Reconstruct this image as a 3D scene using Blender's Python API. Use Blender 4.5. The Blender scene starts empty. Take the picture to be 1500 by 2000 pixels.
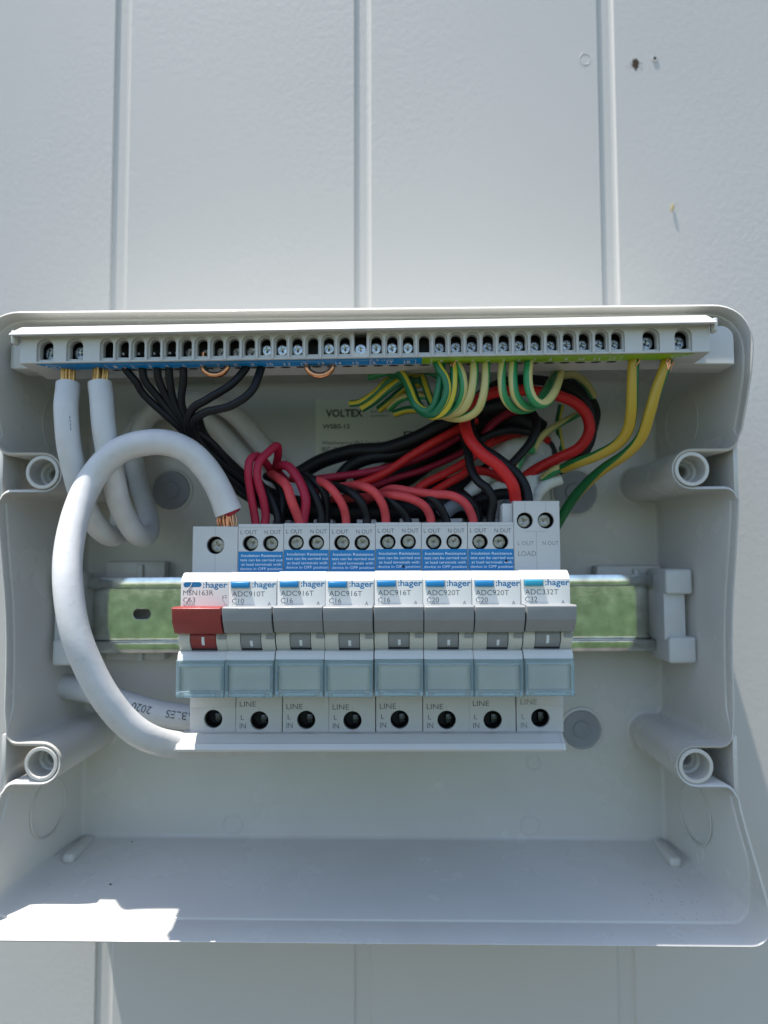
import bpy, bmesh, math, random
from mathutils import Vector, Matrix, Euler
random.seed(7)
S = 0.001            # everything below is written in millimetres
ZC = 1.45            # height of the camera above the lawn, metres
WALL_D = 358.0       # distance camera - wall, mm
F = 1390.0           # focal length in pixels of the 1500 x 2000 photograph

# ------------------------------------------------------------------ camera
sc = bpy.context.scene
cam = bpy.data.cameras.new('camera')
camo = bpy.data.objects.new('camera', cam)
sc.collection.objects.link(camo)
sc.camera = camo
YAW, PITCH, ROLL = 1.2, 3.5, -0.15
RC = (Matrix.Rotation(math.radians(YAW), 3, 'Z') @ Matrix.Rotation(math.radians(90 + PITCH), 3, 'X')
      @ Matrix.Rotation(math.radians(ROLL), 3, 'Z'))
def W(x, D, z):
    return Vector((x * S, (D - WALL_D) * S, ZC + z * S))
camo.matrix_world = Matrix.Translation(W(0, 0, 0)) @ RC.to_4x4()
cam.sensor_fit = 'VERTICAL'
cam.sensor_height = 36.0
cam.sensor_width = 27.0
cam.lens = F / 2000.0 * 36.0
cam.clip_start = 0.01
cam.clip_end = 500.0
cam.dof.use_dof = True
cam.dof.focus_distance = 0.262
cam.dof.aperture_fstop = 8.5

def P(u, v, D):
    """the point (mm) at distance D from the camera plane seen at photo pixel u, v"""
    d = RC @ Vector(((u - 750) / F, (1000 - v) / F, -1.0))
    k = D / d.y
    return Vector((d.x * k, D, d.z * k))
def Z(v, D, u=750):
    return P(u, v, D).z
def X(u, D, v=1100):
    return P(u, v, D).x

# ------------------------------------------------------------------ light
SUN_LAT, SUN_IN = 13.8, 5.2        # degrees the sun stands to the left, and in front of the wall
to_sun = Vector((-math.tan(math.radians(SUN_LAT)), -math.tan(math.radians(SUN_IN)), 1.0)).normalized()
elev = math.asin(to_sun.z)
azim = math.atan2(to_sun.x, to_sun.y)
world = bpy.data.worlds.new('World')
sc.world = world
world.use_nodes = True
wn = world.node_tree
wn.nodes.clear()
sky = wn.nodes.new('ShaderNodeTexSky')
sky.sky_type = 'NISHITA'
sky.sun_disc = False
sky.sun_elevation = elev
sky.sun_rotation = azim
sky.air_density = 1.0
sky.dust_density = 1.0
sky.ozone_density = 1.0
bg = wn.nodes.new('ShaderNodeBackground')
bg.inputs['Strength'].default_value = 0.12
wo = wn.nodes.new('ShaderNodeOutputWorld')
wn.links.new(sky.outputs[0], bg.inputs[0])
wn.links.new(bg.outputs[0], wo.inputs[0])
sl = bpy.data.lights.new('sun', 'SUN')
sl.energy = 4.0
sl.angle = math.radians(0.5)
sl.color = (1.0, 0.96, 0.9)
so = bpy.data.objects.new('sun', sl)
sc.collection.objects.link(so)
so.location = (0, -1, 4)
so.rotation_euler = to_sun.to_track_quat('Z', 'Y').to_euler()
vs = sc.view_settings
vs.view_transform = 'Standard'
vs.look = 'None'
vs.exposure = 1.12
vs.gamma = 1.0
vs.use_curve_mapping = False
try:
    sc.cycles.use_denoising = True
    sc.cycles.max_bounces = 10
    sc.cycles.transparent_max_bounces = 16
    sc.cycles.diffuse_bounces = 5
    sc.cycles.caustics_reflective = False
    sc.cycles.caustics_refractive = False
except Exception:
    pass

# ------------------------------------------------------------------ materials
def mat(name, col, rough=0.4, spec=0.5, metal=0.0, noise=0.0, nscale=200.0, bump=0.0, bscale=900.0, rvar=0.0, coat=0.0):
    m = bpy.data.materials.new(name)
    m.use_nodes = True
    nt = m.node_tree
    b = nt.nodes['Principled BSDF']
    b.inputs['Base Color'].default_value = (*col, 1)
    b.inputs['Roughness'].default_value = rough
    b.inputs['Specular IOR Level'].default_value = spec
    b.inputs['Metallic'].default_value = metal
    b.inputs['Coat Weight'].default_value = coat
    tc = nt.nodes.new('ShaderNodeTexCoord')
    if noise > 0 or rvar > 0:
        n = nt.nodes.new('ShaderNodeTexNoise')
        n.inputs['Scale'].default_value = nscale
        n.inputs['Detail'].default_value = 5
        nt.links.new(tc.outputs['Object'], n.inputs['Vector'])
        if noise > 0:
            r = nt.nodes.new('ShaderNodeMapRange')
            r.inputs['From Min'].default_value = 0.3
            r.inputs['From Max'].default_value = 0.7
            r.inputs['To Min'].default_value = 1 - noise
            r.inputs['To Max'].default_value = 1 + noise
            nt.links.new(n.outputs[0], r.inputs[0])
            mx = nt.nodes.new('ShaderNodeVectorMath')
            mx.operation = 'SCALE'
            mx.inputs[0].default_value = col
            nt.links.new(r.outputs[0], mx.inputs['Scale'])
            nt.links.new(mx.outputs[0], b.inputs['Base Color'])
        if rvar > 0:
            r = nt.nodes.new('ShaderNodeMapRange')
            r.inputs['From Min'].default_value = 0.3
            r.inputs['From Max'].default_value = 0.7
            r.inputs['To Min'].default_value = max(0.02, rough - rvar)
            r.inputs['To Max'].default_value = rough + rvar
            nt.links.new(n.outputs[0], r.inputs[0])
            nt.links.new(r.outputs[0], b.inputs['Roughness'])
    if bump > 0:
        n2 = nt.nodes.new('ShaderNodeTexNoise')
        n2.inputs['Scale'].default_value = bscale
        n2.inputs['Detail'].default_value = 3
        nt.links.new(tc.outputs['Object'], n2.inputs['Vector'])
        bp = nt.nodes.new('ShaderNodeBump')
        bp.inputs['Strength'].default_value = bump
        bp.inputs['Distance'].default_value = 0.0003
        nt.links.new(n2.outputs[0], bp.inputs['Height'])
        nt.links.new(bp.outputs[0], b.inputs['Normal'])
    return m

M = {}
M['enclosure'] = mat('grey_box_plastic', (0.555, 0.54, 0.505), 0.26, 0.5, noise=0.03, nscale=30, bump=0.05, bscale=700, rvar=0.03)
M['plug'] = mat('dark_plug_plastic', (0.24, 0.25, 0.27), 0.45, noise=0.06, nscale=90)
M['bodyp'] = mat('breaker_grey_plastic', (0.51, 0.51, 0.50), 0.42, noise=0.02, nscale=80, bump=0.08, bscale=2500, rvar=0.05)
M['nosep'] = mat('breaker_white_plastic', (0.64, 0.64, 0.61), 0.38, noise=0.02, nscale=80, bump=0.06, bscale=2500, rvar=0.05)
M['creamp'] = mat('cream_plastic', (0.60, 0.59, 0.53), 0.4, noise=0.02, nscale=80, bump=0.05, bscale=2500)
M['barp'] = mat('terminal_bar_plastic', (0.55, 0.55, 0.53), 0.35, noise=0.02, nscale=60)
M['greyt'] = mat('toggle_grey_plastic', (0.26, 0.268, 0.272), 0.36, noise=0.05, nscale=150, bump=0.06, bscale=3000, rvar=0.06)
M['redt'] = mat('toggle_red_plastic', (0.28, 0.04, 0.035), 0.36, noise=0.05, nscale=150, bump=0.06, bscale=3000, rvar=0.06)
M['bluebtn'] = mat('test_button_blue', (0.01, 0.20, 0.45), 0.3)
M['tealbtn'] = mat('test_button_teal', (0.02, 0.28, 0.42), 0.3)
M['blueink'] = mat('blue_ink', (0.006, 0.15, 0.33), 0.5)
M['greyink'] = mat('grey_ink', (0.10, 0.11, 0.12), 0.6)
M['paleink'] = mat('pale_grey_ink', (0.20, 0.21, 0.22), 0.6)
M['blackink'] = mat('black_ink', (0.015, 0.015, 0.017), 0.6)
M['whiteink'] = mat('white_ink', (0.75, 0.78, 0.8), 0.5)
M['seam_shade'] = mat('moulding_seam', (0.27, 0.28, 0.29), 0.6)  # darker plastic tone, painted in for the shade of fine seams
M['stblue'] = mat('blue_sticker', (0.0, 0.17, 0.42), 0.42, noise=0.04, nscale=200)
M['sblue'] = mat('blue_strip', (0.0, 0.27, 0.70), 0.4, noise=0.05, nscale=120)
M['sgreen'] = mat('green_strip', (0.27, 0.50, 0.02), 0.4, noise=0.06, nscale=120)
M['white_cable'] = mat('white_cable_sheath', (0.58, 0.575, 0.57), 0.36, noise=0.05, nscale=160, bump=0.25, bscale=500, rvar=0.1)
M['cream_core'] = mat('pale_inner_sheath', (0.55, 0.55, 0.52), 0.5)
M['black'] = mat('black_insulation', (0.005, 0.0055, 0.007), 0.5, 0.3, noise=0.1, nscale=300, bump=0.2, bscale=700)
M['salmon'] = mat('salmon_red_insulation', (0.56, 0.055, 0.06), 0.5, 0.35, bump=0.25, bscale=600, noise=0.08, nscale=220)
M['crimson'] = mat('crimson_insulation', (0.36, 0.012, 0.04), 0.5, 0.35, bump=0.25, bscale=600, noise=0.08, nscale=220)
M['red'] = mat('bright_red_insulation', (0.52, 0.014, 0.014), 0.5, 0.35, bump=0.25, bscale=600, noise=0.06, nscale=220)
M['shade_and_spot_black'] = mat('hole_shade_and_spot', (0.008, 0.008, 0.009), 0.6)  # near-black stands in for the shade inside holes; also colours the black spots
M['screwm'] = mat('plated_screw_steel', (0.30, 0.29, 0.27), 0.3, metal=1.0, noise=0.3, nscale=900, bump=0.4, bscale=2500)
M['chrome'] = mat('bright_screw_steel', (0.38, 0.42, 0.43), 0.18, metal=1.0, noise=0.25, nscale=900, bump=0.3, bscale=1800)
M['blackscrew'] = mat('blackened_screw_steel', (0.06, 0.065, 0.07), 0.25, metal=1.0, noise=0.3, nscale=900, bump=0.6, bscale=1500)
M['darkscrew'] = mat('dull_screw_steel', (0.26, 0.29, 0.31), 0.22, metal=1.0, noise=0.3, nscale=900, bump=0.5, bscale=1500)
M['copper'] = mat('copper', (0.72, 0.33, 0.17), 0.3, metal=1.0, noise=0.25, nscale=400, rvar=0.1)
M['brass'] = mat('aged_copper', (0.55, 0.33, 0.12), 0.35, metal=1.0, noise=0.25, nscale=400)
M['paper'] = mat('label_paper', (0.75, 0.75, 0.66), 0.6)
M['insert'] = mat('paper_insert', (0.86, 0.87, 0.88), 0.35, noise=0.06, nscale=60)
M['clip'] = mat('end_clip_plastic', (0.58, 0.59, 0.58), 0.45, noise=0.03)
M['lens'] = mat('moulded_knob', (0.60, 0.63, 0.64), 0.2)
M['dirt'] = mat('dirt', (0.02, 0.018, 0.015), 0.9)
M['straw'] = mat('dry_grass_seed', (0.35, 0.28, 0.07), 0.8)
M['wood'] = mat('bored_wood', (0.05, 0.028, 0.014), 0.9, noise=0.5, nscale=900)
M['tag'] = mat('printed_white_sleeve', (0.58, 0.59, 0.56), 0.5, noise=0.1, nscale=300)

def zinc():
    m = mat('zinc_plated_steel', (0.60, 0.62, 0.60), 0.07, metal=1.0, noise=0.22, nscale=160, rvar=0.04)
    nt = m.node_tree
    b = nt.nodes['Principled BSDF']
    tc = nt.nodes.new('ShaderNodeTexCoord')
    mp = nt.nodes.new('ShaderNodeMapping')
    mp.inputs['Scale'].default_value = (1, 1, 9)
    n = nt.nodes.new('ShaderNodeTexNoise')
    n.inputs['Scale'].default_value = 260
    n.inputs['Detail'].default_value = 6
    bp = nt.nodes.new('ShaderNodeBump')
    bp.inputs['Strength'].default_value = 0.18
    bp.inputs['Distance'].default_value = 0.0001
    nt.links.new(tc.outputs['Object'], mp.inputs[0])
    nt.links.new(mp.outputs[0], n.inputs['Vector'])
    nt.links.new(n.outputs[0], bp.inputs['Height'])
    nt.links.new(bp.outputs[0], b.inputs['Normal'])
    return m
M['zinc'] = zinc()

def wall_paint():
    m = mat('painted_cladding', (0.53, 0.51, 0.475), 0.5, noise=0.025, nscale=6)
    nt = m.node_tree
    b = nt.nodes['Principled BSDF']
    tc = nt.nodes.new('ShaderNodeTexCoord')
    n = nt.nodes.new('ShaderNodeTexNoise')
    n.inputs['Scale'].default_value = 420
    n.inputs['Detail'].default_value = 4
    n.inputs['Roughness'].default_value = 0.6
    n1 = nt.nodes.new('ShaderNodeTexNoise')
    n1.inputs['Scale'].default_value = 28
    n1.inputs['Detail'].default_value = 3
    n2 = nt.nodes.new('ShaderNodeTexNoise')
    n2.inputs['Scale'].default_value = 8
    nt.links.new(tc.outputs['Object'], n2.inputs['Vector'])
    mp = nt.nodes.new('ShaderNodeMapping')
    mp.inputs['Scale'].default_value = (1, 1, 0.7)
    nt.links.new(tc.outputs['Object'], mp.inputs[0])
    nt.links.new(mp.outputs[0], n.inputs['Vector'])
    nt.links.new(tc.outputs['Object'], n1.inputs['Vector'])
    mr = nt.nodes.new('ShaderNodeMapRange')
    mr.inputs['From Min'].default_value = 0.35
    mr.inputs['From Max'].default_value = 0.7
    mr.inputs['To Min'].default_value = 0.35
    mr.inputs['To Max'].default_value = 1.0
    nt.links.new(n2.outputs[0], mr.inputs[0])
    bp = nt.nodes.new('ShaderNodeBump')
    bp.inputs['Distance'].default_value = 0.00015
    nt.links.new(mr.outputs[0], bp.inputs['Strength'])
    nt.links.new(n.outputs[0], bp.inputs['Height'])
    bp2 = nt.nodes.new('ShaderNodeBump')
    bp2.inputs['Distance'].default_value = 0.001
    bp2.inputs['Strength'].default_value = 0.04
    nt.links.new(n1.outputs[0], bp2.inputs['Height'])
    nt.links.new(bp.outputs[0], bp2.inputs['Normal'])
    nt.links.new(bp2.outputs[0], b.inputs['Normal'])
    return m
M['wall'] = wall_paint()

def lawn_mat():
    m = mat('lawn_grass', (0.06, 0.12, 0.025), 0.9)
    nt = m.node_tree
    b = nt.nodes['Principled BSDF']
    tc = nt.nodes.new('ShaderNodeTexCoord')
    n = nt.nodes.new('ShaderNodeTexNoise')
    n.inputs['Scale'].default_value = 0.9
    n.inputs['Detail'].default_value = 9
    n.inputs['Roughness'].default_value = 0.7
    cr = nt.nodes.new('ShaderNodeValToRGB')
    cr.color_ramp.elements[0].position = 0.40
    cr.color_ramp.elements[0].color = (0.008, 0.022, 0.003, 1)
    cr.color_ramp.elements[1].position = 0.62
    cr.color_ramp.elements[1].color = (0.06, 0.115, 0.02, 1)
    nt.links.new(tc.outputs['Object'], n.inputs['Vector'])
    nt.links.new(n.outputs[0], cr.inputs[0])
    nt.links.new(cr.outputs[0], b.inputs['Base Color'])
    return m
M['lawn'] = lawn_mat()
M['added_paving'] = mat('low_bounce_paving', (0.09, 0.085, 0.075), 0.85, noise=0.15, nscale=3, bump=0.3, bscale=60)  # kept dark so the added strip bounces little light upwards

def clear_plastic(name, tint, edge_highlight=0.0):
    m = bpy.data.materials.new(name)
    m.use_nodes = True
    nt = m.node_tree
    nt.nodes.clear()
    tr = nt.nodes.new('ShaderNodeBsdfTransparent')
    tr.inputs[0].default_value = (*tint, 1)
    gl = nt.nodes.new('ShaderNodeBsdfGlossy')
    gl.inputs[0].default_value = (1, 1, 1, 1)
    gl.inputs['Roughness'].default_value = 0.05
    fr = nt.nodes.new('ShaderNodeFresnel')
    fr.inputs[0].default_value = 1.5
    mx = nt.nodes.new('ShaderNodeMixShader')
    out = nt.nodes.new('ShaderNodeOutputMaterial')
    nt.links.new(fr.outputs[0], mx.inputs[0])
    nt.links.new(tr.outputs[0], mx.inputs[1])
    nt.links.new(gl.outputs[0], mx.inputs[2])
    if edge_highlight > 0:
        df_ = nt.nodes.new('ShaderNodeBsdfDiffuse')
        df_.inputs[0].default_value = (0.60, 0.80, 0.87, 1)  # pale blue diffuse stands in for the bright highlight on the frame
        m2 = nt.nodes.new('ShaderNodeMixShader')
        m2.inputs[0].default_value = edge_highlight
        nt.links.new(mx.outputs[0], m2.inputs[1])
        nt.links.new(df_.outputs[0], m2.inputs[2])
        nt.links.new(m2.outputs[0], out.inputs[0])
    else:
        nt.links.new(mx.outputs[0], out.inputs[0])
    return m
M['clear'] = clear_plastic('clear_blue_tinted_plastic', (0.92, 0.97, 0.99), 0.22)
M['pane'] = clear_plastic('clear_pane_plastic', (0.975, 0.99, 0.995))

def stripe(name, a, b_, frac):
    m = mat(name, a, 0.4)
    nt = m.node_tree
    b = nt.nodes['Principled BSDF']
    uv = nt.nodes.new('ShaderNodeUVMap')
    sx = nt.nodes.new('ShaderNodeSeparateXYZ')
    fr = nt.nodes.new('ShaderNodeMath'); fr.operation = 'FRACT'
    lt = nt.nodes.new('ShaderNodeMath'); lt.operation = 'LESS_THAN'; lt.inputs[1].default_value = frac
    mx = nt.nodes.new('ShaderNodeMix'); mx.data_type = 'RGBA'
    mx.inputs[6].default_value = (*a, 1)
    mx.inputs[7].default_value = (*b_, 1)
    nt.links.new(uv.outputs[0], sx.inputs[0])
    nt.links.new(sx.outputs[0], fr.inputs[0])
    nt.links.new(fr.outputs[0], lt.inputs[0])
    nt.links.new(lt.outputs[0], mx.inputs[0])
    nt.links.new(mx.outputs[2], b.inputs['Base Color'])
    return m
M['gy'] = stripe('green_yellow_insulation', (0.005, 0.14, 0.055), (0.55, 0.44, 0.03), 0.18)
M['gyc'] = stripe('green_cream_insulation', (0.02, 0.22, 0.07), (0.50, 0.43, 0.16), 0.36)
M['gyo'] = stripe('green_amber_insulation', (0.005, 0.12, 0.03), (0.44, 0.29, 0.025), 0.44)

# ------------------------------------------------------------------ mesh tools
class MB:
    def __init__(s):
        s.v, s.f, s.uv = [], [], {}
    def add(s, vs_, fs_):
        o = len(s.v)
        s.v += [Vector(p) for p in vs_]
        s.f += [tuple(i + o for i in f) for f in fs_]
        return s
    def box(s, x0, x1, y0, y1, z0, z1, b=0.0, seg=2):
        bm = bmesh.new()
        bmesh.ops.create_cube(bm, size=1)
        for v in bm.verts:
            v.co = Vector(((x0 + x1) / 2 + v.co.x * (x1 - x0), (y0 + y1) / 2 + v.co.y * (y1 - y0), (z0 + z1) / 2 + v.co.z * (z1 - z0)))
        if b > 0:
            bmesh.ops.bevel(bm, geom=bm.edges[:], offset=b, segments=seg, affect='EDGES', profile=0.5)
        s.addbm(bm)
        return s
    def addbm(s, bm, mtx=None):
        bm.verts.index_update()
        vs_ = [(mtx @ v.co) if mtx else v.co.copy() for v in bm.verts]
        fs_ = [[v.index for v in f.verts] for f in bm.faces]
        bm.free()
        return s.add(vs_, fs_)
    def prism_x(s, prof, x0, x1, b=0.0, seg=2):
        """profile [(y, z)] extruded along x"""
        bm = bmesh.new()
        a = [bm.verts.new((x0, y, z)) for y, z in prof]
        c = [bm.verts.new((x1, y, z)) for y, z in prof]
        n = len(prof)
        bm.faces.new(a); bm.faces.new(c[::-1])
        for i in range(n):
            bm.faces.new((a[i], c[i], c[(i + 1) % n], a[(i + 1) % n]))
        bmesh.ops.recalc_face_normals(bm, faces=bm.faces[:])
        if b > 0:
            bmesh.ops.bevel(bm, geom=bm.edges[:], offset=b, segments=seg, affect='EDGES', profile=0.5)
        s.addbm(bm)
        return s
    def lathe_y(s, cx, cz, prof, n=32):
        """profile [(r, y)] turned about the depth axis"""
        o = []
        for r, y in prof:
            for i in range(n):
                a = 2 * math.pi * i / n
                o.append((cx + r * math.cos(a), y, cz + r * math.sin(a)))
        fs_ = []
        for k in range(len(prof) - 1):
            for i in range(n):
                j = (i + 1) % n
                fs_.append((k * n + i, k * n + j, (k + 1) * n + j, (k + 1) * n + i))
        s.add(o, fs_)
        return s
    def tube(s, pts, r, n=14, closed=False, twist=0.0, phase=0.0, caps=True, flat=None):
        pts = [Vector(p) for p in pts]
        m = len(pts)
        o = len(s.v)
        rs = r if isinstance(r, (list, tuple)) else [r] * m
        up = None
        L = 0.0
        rows = []
        for i, p in enumerate(pts):
            t = ((pts[min(i + 1, m - 1)] - pts[max(i - 1, 0)])).normalized() if not closed else (pts[(i + 1) % m] - pts[i - 1]).normalized()
            if up is None:
                up = Vector((0, -1, 0))
                if abs(up.dot(t)) > 0.95: up = Vector((0, 0, 1))
            up = (up - t * up.dot(t)).normalized()
            side = t.cross(up)
            if i: L += (p - pts[i - 1]).length
            row = []
            for k in range(n):
                a = 2 * math.pi * k / n
                fx = 1.0
                row.append(p + (up * math.cos(a) * rs[i] * (flat or 1.0) + side * math.sin(a) * rs[i]))
            s.v += row
            rows.append(L)
        for i in range(m if closed else m - 1):
            j = (i + 1) % m
            for k in range(n):
                l = (k + 1) % n
                fi = len(s.f)
                s.f.append((o + i * n + k, o + i * n + l, o + j * n + l, o + j * n + k))
                u0, u1 = k / n, (k + 1) / n
                a0, a1 = rows[i] * twist + phase, rows[j] * twist + phase
                s.uv[fi] = ((u0 + a0, rows[i]), (u1 + a0, rows[i]), (u1 + a1, rows[j]), (u0 + a1, rows[j]))
        if caps and not closed:
            s.f.append(tuple(o + k for k in range(n))[::-1])
            s.f.append(tuple(o + (m - 1) * n + k for k in range(n)))
        return s
    def mesh(s, name, m, base=Vector((0, 0, 0)), smooth=True, angle=35):
        me = bpy.data.meshes.new(name)
        me.from_pydata([((p[0] - base[0]) * S, (p[1] - base[1]) * S, (p[2] - base[2]) * S) for p in s.v], [], s.f)
        if s.uv:
            lay = me.uv_layers.new(name='UVMap')
            for fi, q in s.uv.items():
                pl = me.polygons[fi]
                for li, c in zip(pl.loop_indices, q):
                    lay.data[li].uv = c
        me.materials.append(m)
        if smooth:
            me.polygons.foreach_set('use_smooth', [True] * len(me.polygons))
            me.update()
            me.set_sharp_from_angle(angle=math.radians(angle))
        me.update()
        return me
    def build(s, name, m, parent=None, base=None, smooth=True, angle=35, **tags):
        """parent: an Empty made by thing(); its stored base is taken off so the mesh sits in its frame"""
        if base is None:
            base = Vector(parent['_b']) if parent is not None and '_b' in parent.keys() else Vector((0, 0, 0))
        me = s.mesh(name, m, base, smooth, angle)
        o = bpy.data.objects.new(name, me)
        sc.collection.objects.link(o)
        if parent is not None:
            o.parent = parent
            o['_b'] = list(base)
        for k, v in tags.items(): o[k] = v
        return o

def thing(name, label, cat, base, group=None):
    o = bpy.data.objects.new(name, None)
    sc.collection.objects.link(o)
    o.empty_display_size = 0.01
    o.location = W(*base)
    o['_b'] = list(base)
    o['label'] = label
    o['category'] = cat
    if group: o['group'] = group
    return o
def single(mb, name, m, label, cat, base, group=None, **kw):
    """a thing that is one mesh"""
    me = mb.mesh(name, m, Vector(base), **kw)
    o = bpy.data.objects.new(name, me)
    sc.collection.objects.link(o)
    o.location = W(*base)
    o['_b'] = list(base)
    o['label'] = label
    o['category'] = cat
    if group: o['group'] = group
    return o

def spline_pts(pts, per=8):
    """Catmull-Rom through the given points"""
    pts = [Vector(p) for p in pts]
    q = [pts[0] * 2 - pts[1]] + pts + [pts[-1] * 2 - pts[-2]]
    out = []
    for i in range(1, len(q) - 2):
        p0, p1, p2, p3 = q[i - 1], q[i], q[i + 1], q[i + 2]
        for k in range(per):
            t = k / per
            out.append(0.5 * ((2 * p1) + (-p0 + p2) * t + (2 * p0 - 5 * p1 + 4 * p2 - p3) * t * t + (-p0 + 3 * p1 - 3 * p2 + p3) * t ** 3))
    out.append(q[-2])
    return out
def PX(lst):
    return [P(*t) for t in lst]

def eval_mesh(cu):
    o = bpy.data.objects.new('tmp', cu)
    sc.collection.objects.link(o)
    dg = bpy.context.evaluated_depsgraph_get()
    me = bpy.data.meshes.new_from_object(o.evaluated_get(dg))
    bpy.data.objects.remove(o)
    vs_ = [v.co.copy() for v in me.vertices]
    fs_ = [tuple(p.vertices) for p in me.polygons]
    bpy.data.meshes.remove(me)
    return vs_, fs_

def plate(mb, outline, holes, y0, y1, bev=0.0):
    """flat plate in the x-z plane from depth y0 (front) to y1 with holes; loops are [(x, z)]"""
    cu = bpy.data.curves.new('tmp', 'CURVE')
    cu.dimensions = '2D'
    cu.fill_mode = 'BOTH'
    for loop in [outline] + holes:
        sp = cu.splines.new('POLY')
        sp.points.add(len(loop) - 1)
        for p, (x, z) in zip(sp.points, loop):
            p.co = (x, z, 0, 1)
        sp.use_cyclic_u = True
    cu.extrude = (y1 - y0) / 2 - bev
    cu.bevel_depth = bev
    cu.bevel_resolution = 1
    cu.offset = -bev
    vs_, fs_ = eval_mesh(cu)
    bpy.data.curves.remove(cu)
    ym = (y0 + y1) / 2
    mb.add([(v.x, ym - v.z, v.y) for v in vs_], fs_)
    return mb
def circ(cx, cz, r, n=28):
    return [(cx + r * math.cos(2 * math.pi * i / n), cz + r * math.sin(2 * math.pi * i / n)) for i in range(n)]
def rect(x0, x1, z0, z1):
    return [(x0, z0), (x1, z0), (x1, z1), (x0, z1)]
def arch(cx, w, z0, z1, n=10):
    r = w / 2
    return [(cx - r, z0), (cx + r, z0)] + [(cx + r * math.cos(math.pi * i / n), z1 - r + r * math.sin(math.pi * i / n)) for i in range(n + 1)]

_tc = {}
def text(mb, s, x, z, y, w=None, h=None, align='L', bold=0.0, map3=None, thick=0.02, flip=False):
    """lettering: lower left corner x, z at depth y (front face), fitted to width w and height h of its capitals"""
    key = (s, bold)
    if key not in _tc:
        cu = bpy.data.curves.new('tmp', 'FONT')
        cu.body = s
        cu.size = 1.0
        cu.offset = bold
        cu.resolution_u = 3
        cu.fill_mode = 'FRONT'
        vs_, fs_ = eval_mesh(cu)
        bpy.data.curves.remove(cu)
        _tc[key] = (vs_, fs_)
    vs_, fs_ = _tc[key]
    if not vs_: return mb
    x0 = min(v.x for v in vs_); x1 = max(v.x for v in vs_)
    sy = (h or 1) / 0.73
    sx = sy if w is None else w / (x1 - x0)
    wd = (x1 - x0) * sx
    ox = x if align == 'L' else (x - wd / 2 if align == 'C' else x - wd)
    out = []
    for v in vs_:
        px, pz = (v.x - x0) * sx, v.y * sy
        if flip: px, pz = wd - px, -pz
        q = (ox + px, y, z + pz)
        out.append(map3(*q) if map3 else q)
    mb.add(out, fs_)
    return mb

# ------------------------------------------------------------------ the setting: lawn, wall
lawn = MB()
lawn.add([(-60000, WALL_D + 2000, -ZC * 1000), (60000, WALL_D + 2000, -ZC * 1000), (60000, -120000, -ZC * 1000), (-60000, -120000, -ZC * 1000)], [(0, 1, 2, 3)])
g = lawn.build('lawn', M['lawn'], smooth=False)
g.location = W(0, 0, 0)
g['kind'] = 'structure'
pv = MB().box(-6000, 6000, -3200, WALL_D + 1500, -ZC * 1000, -ZC * 1000 + 40)  # unseen strip added to hold back green bounce light from the lawn
g = pv.build('added_paving', M['added_paving'], smooth=False)
g.location = W(0, 0, 0)
g['kind'] = 'structure'

wallt = thing('cladding_wall', 'pale grey painted wall of wide grooved cladding boards behind the open box', 'wall', (0, WALL_D, -ZC * 1000))
wb = MB()
GX = []
for k in range(-9, 10):
    GX.append(-149.3 + 126.9 * (k + 1))
prof = []
xa = -1300.0
prof.append((xa, WALL_D))
for gx in GX:
    prof += [(gx - 0.3, WALL_D), (gx + 0.2, WALL_D + 0.6), (gx + 0.3, WALL_D + 1.1), (gx + 6.4, WALL_D + 1.1), (gx + 7.7, WALL_D + 0.8), (gx + 8.4, WALL_D + 0.2), (gx + 8.8, WALL_D)]
prof.append((1300.0, WALL_D))
zs = [-ZC * 1000, -600, -300, 0, 300, 700, 1100]
vv = [(x, d, z) for z in zs for x, d in prof]
n = len(prof)
ff = [(j * n + i, j * n + i + 1, (j + 1) * n + i + 1, (j + 1) * n + i) for j in range(len(zs) - 1) for i in range(n - 1)]
wb.add(vv, ff)
wb.build('boards', M['wall'], wallt, angle=12)
# holes and marks on the wall
def wall_p(u, v, off=0.0): return P(u, v, WALL_D - off)
c = wall_p(1241, 125)
hb = MB()
bl = []
for i in range(22):
    a = 2 * math.pi * i / 22
    r = (2.0 + random.uniform(-0.45, 0.6)) * (1.0 if math.sin(a) < 0 else 1.15)
    bl.append((c.x + r * 0.85 * math.cos(a), WALL_D - 0.08, c.z + r * 1.35 * math.sin(a)))
hb.add(bl, [tuple(range(22))])
for i in range(26):
    a = random.uniform(0, 6.28); r = random.uniform(1.8, 4.6)
    q = (c.x + r * math.cos(a), c.z - 0.8 + r * 0.8 * math.sin(a)); e = random.uniform(0.08, 0.28)
    hb.add([(q[0] - e, WALL_D - 0.06, q[1]), (q[0], WALL_D - 0.06, q[1] - e), (q[0] + e, WALL_D - 0.06, q[1]), (q[0], WALL_D - 0.06, q[1] + e * 2)], [(0, 1, 2, 3)])
hb.build('drill_hole', M['wood'], wallt, label='larger ragged drill hole')
c = wall_p(1279, 115)
MB().lathe_y(c.x, c.z, [(1.5, WALL_D - 0.05), (1.45, WALL_D - 0.4), (0.9, WALL_D - 0.35), (0.7, WALL_D + 0.1)], 20).build('hole_rim', M['wall'], wallt)
MB().lathe_y(c.x, c.z, [(0.95, WALL_D - 0.12), (0.0, WALL_D - 0.1)], 16).build('drill_hole', M['shade_and_spot_black'], wallt, label='smaller drill hole')  # flat near-black disc paints the shade of the hole
c = wall_p(1142, 115)
ring = [(c.x + 2.8 * math.cos(a * math.pi / 16), WALL_D, c.z + 3.1 * math.sin(a * math.pi / 16)) for a in range(32)]
MB().tube(ring, 0.14, 6, closed=True).build('filled_nail_mark', M['wall'], wallt)
b0 = wall_p(1313, 405)
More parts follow.
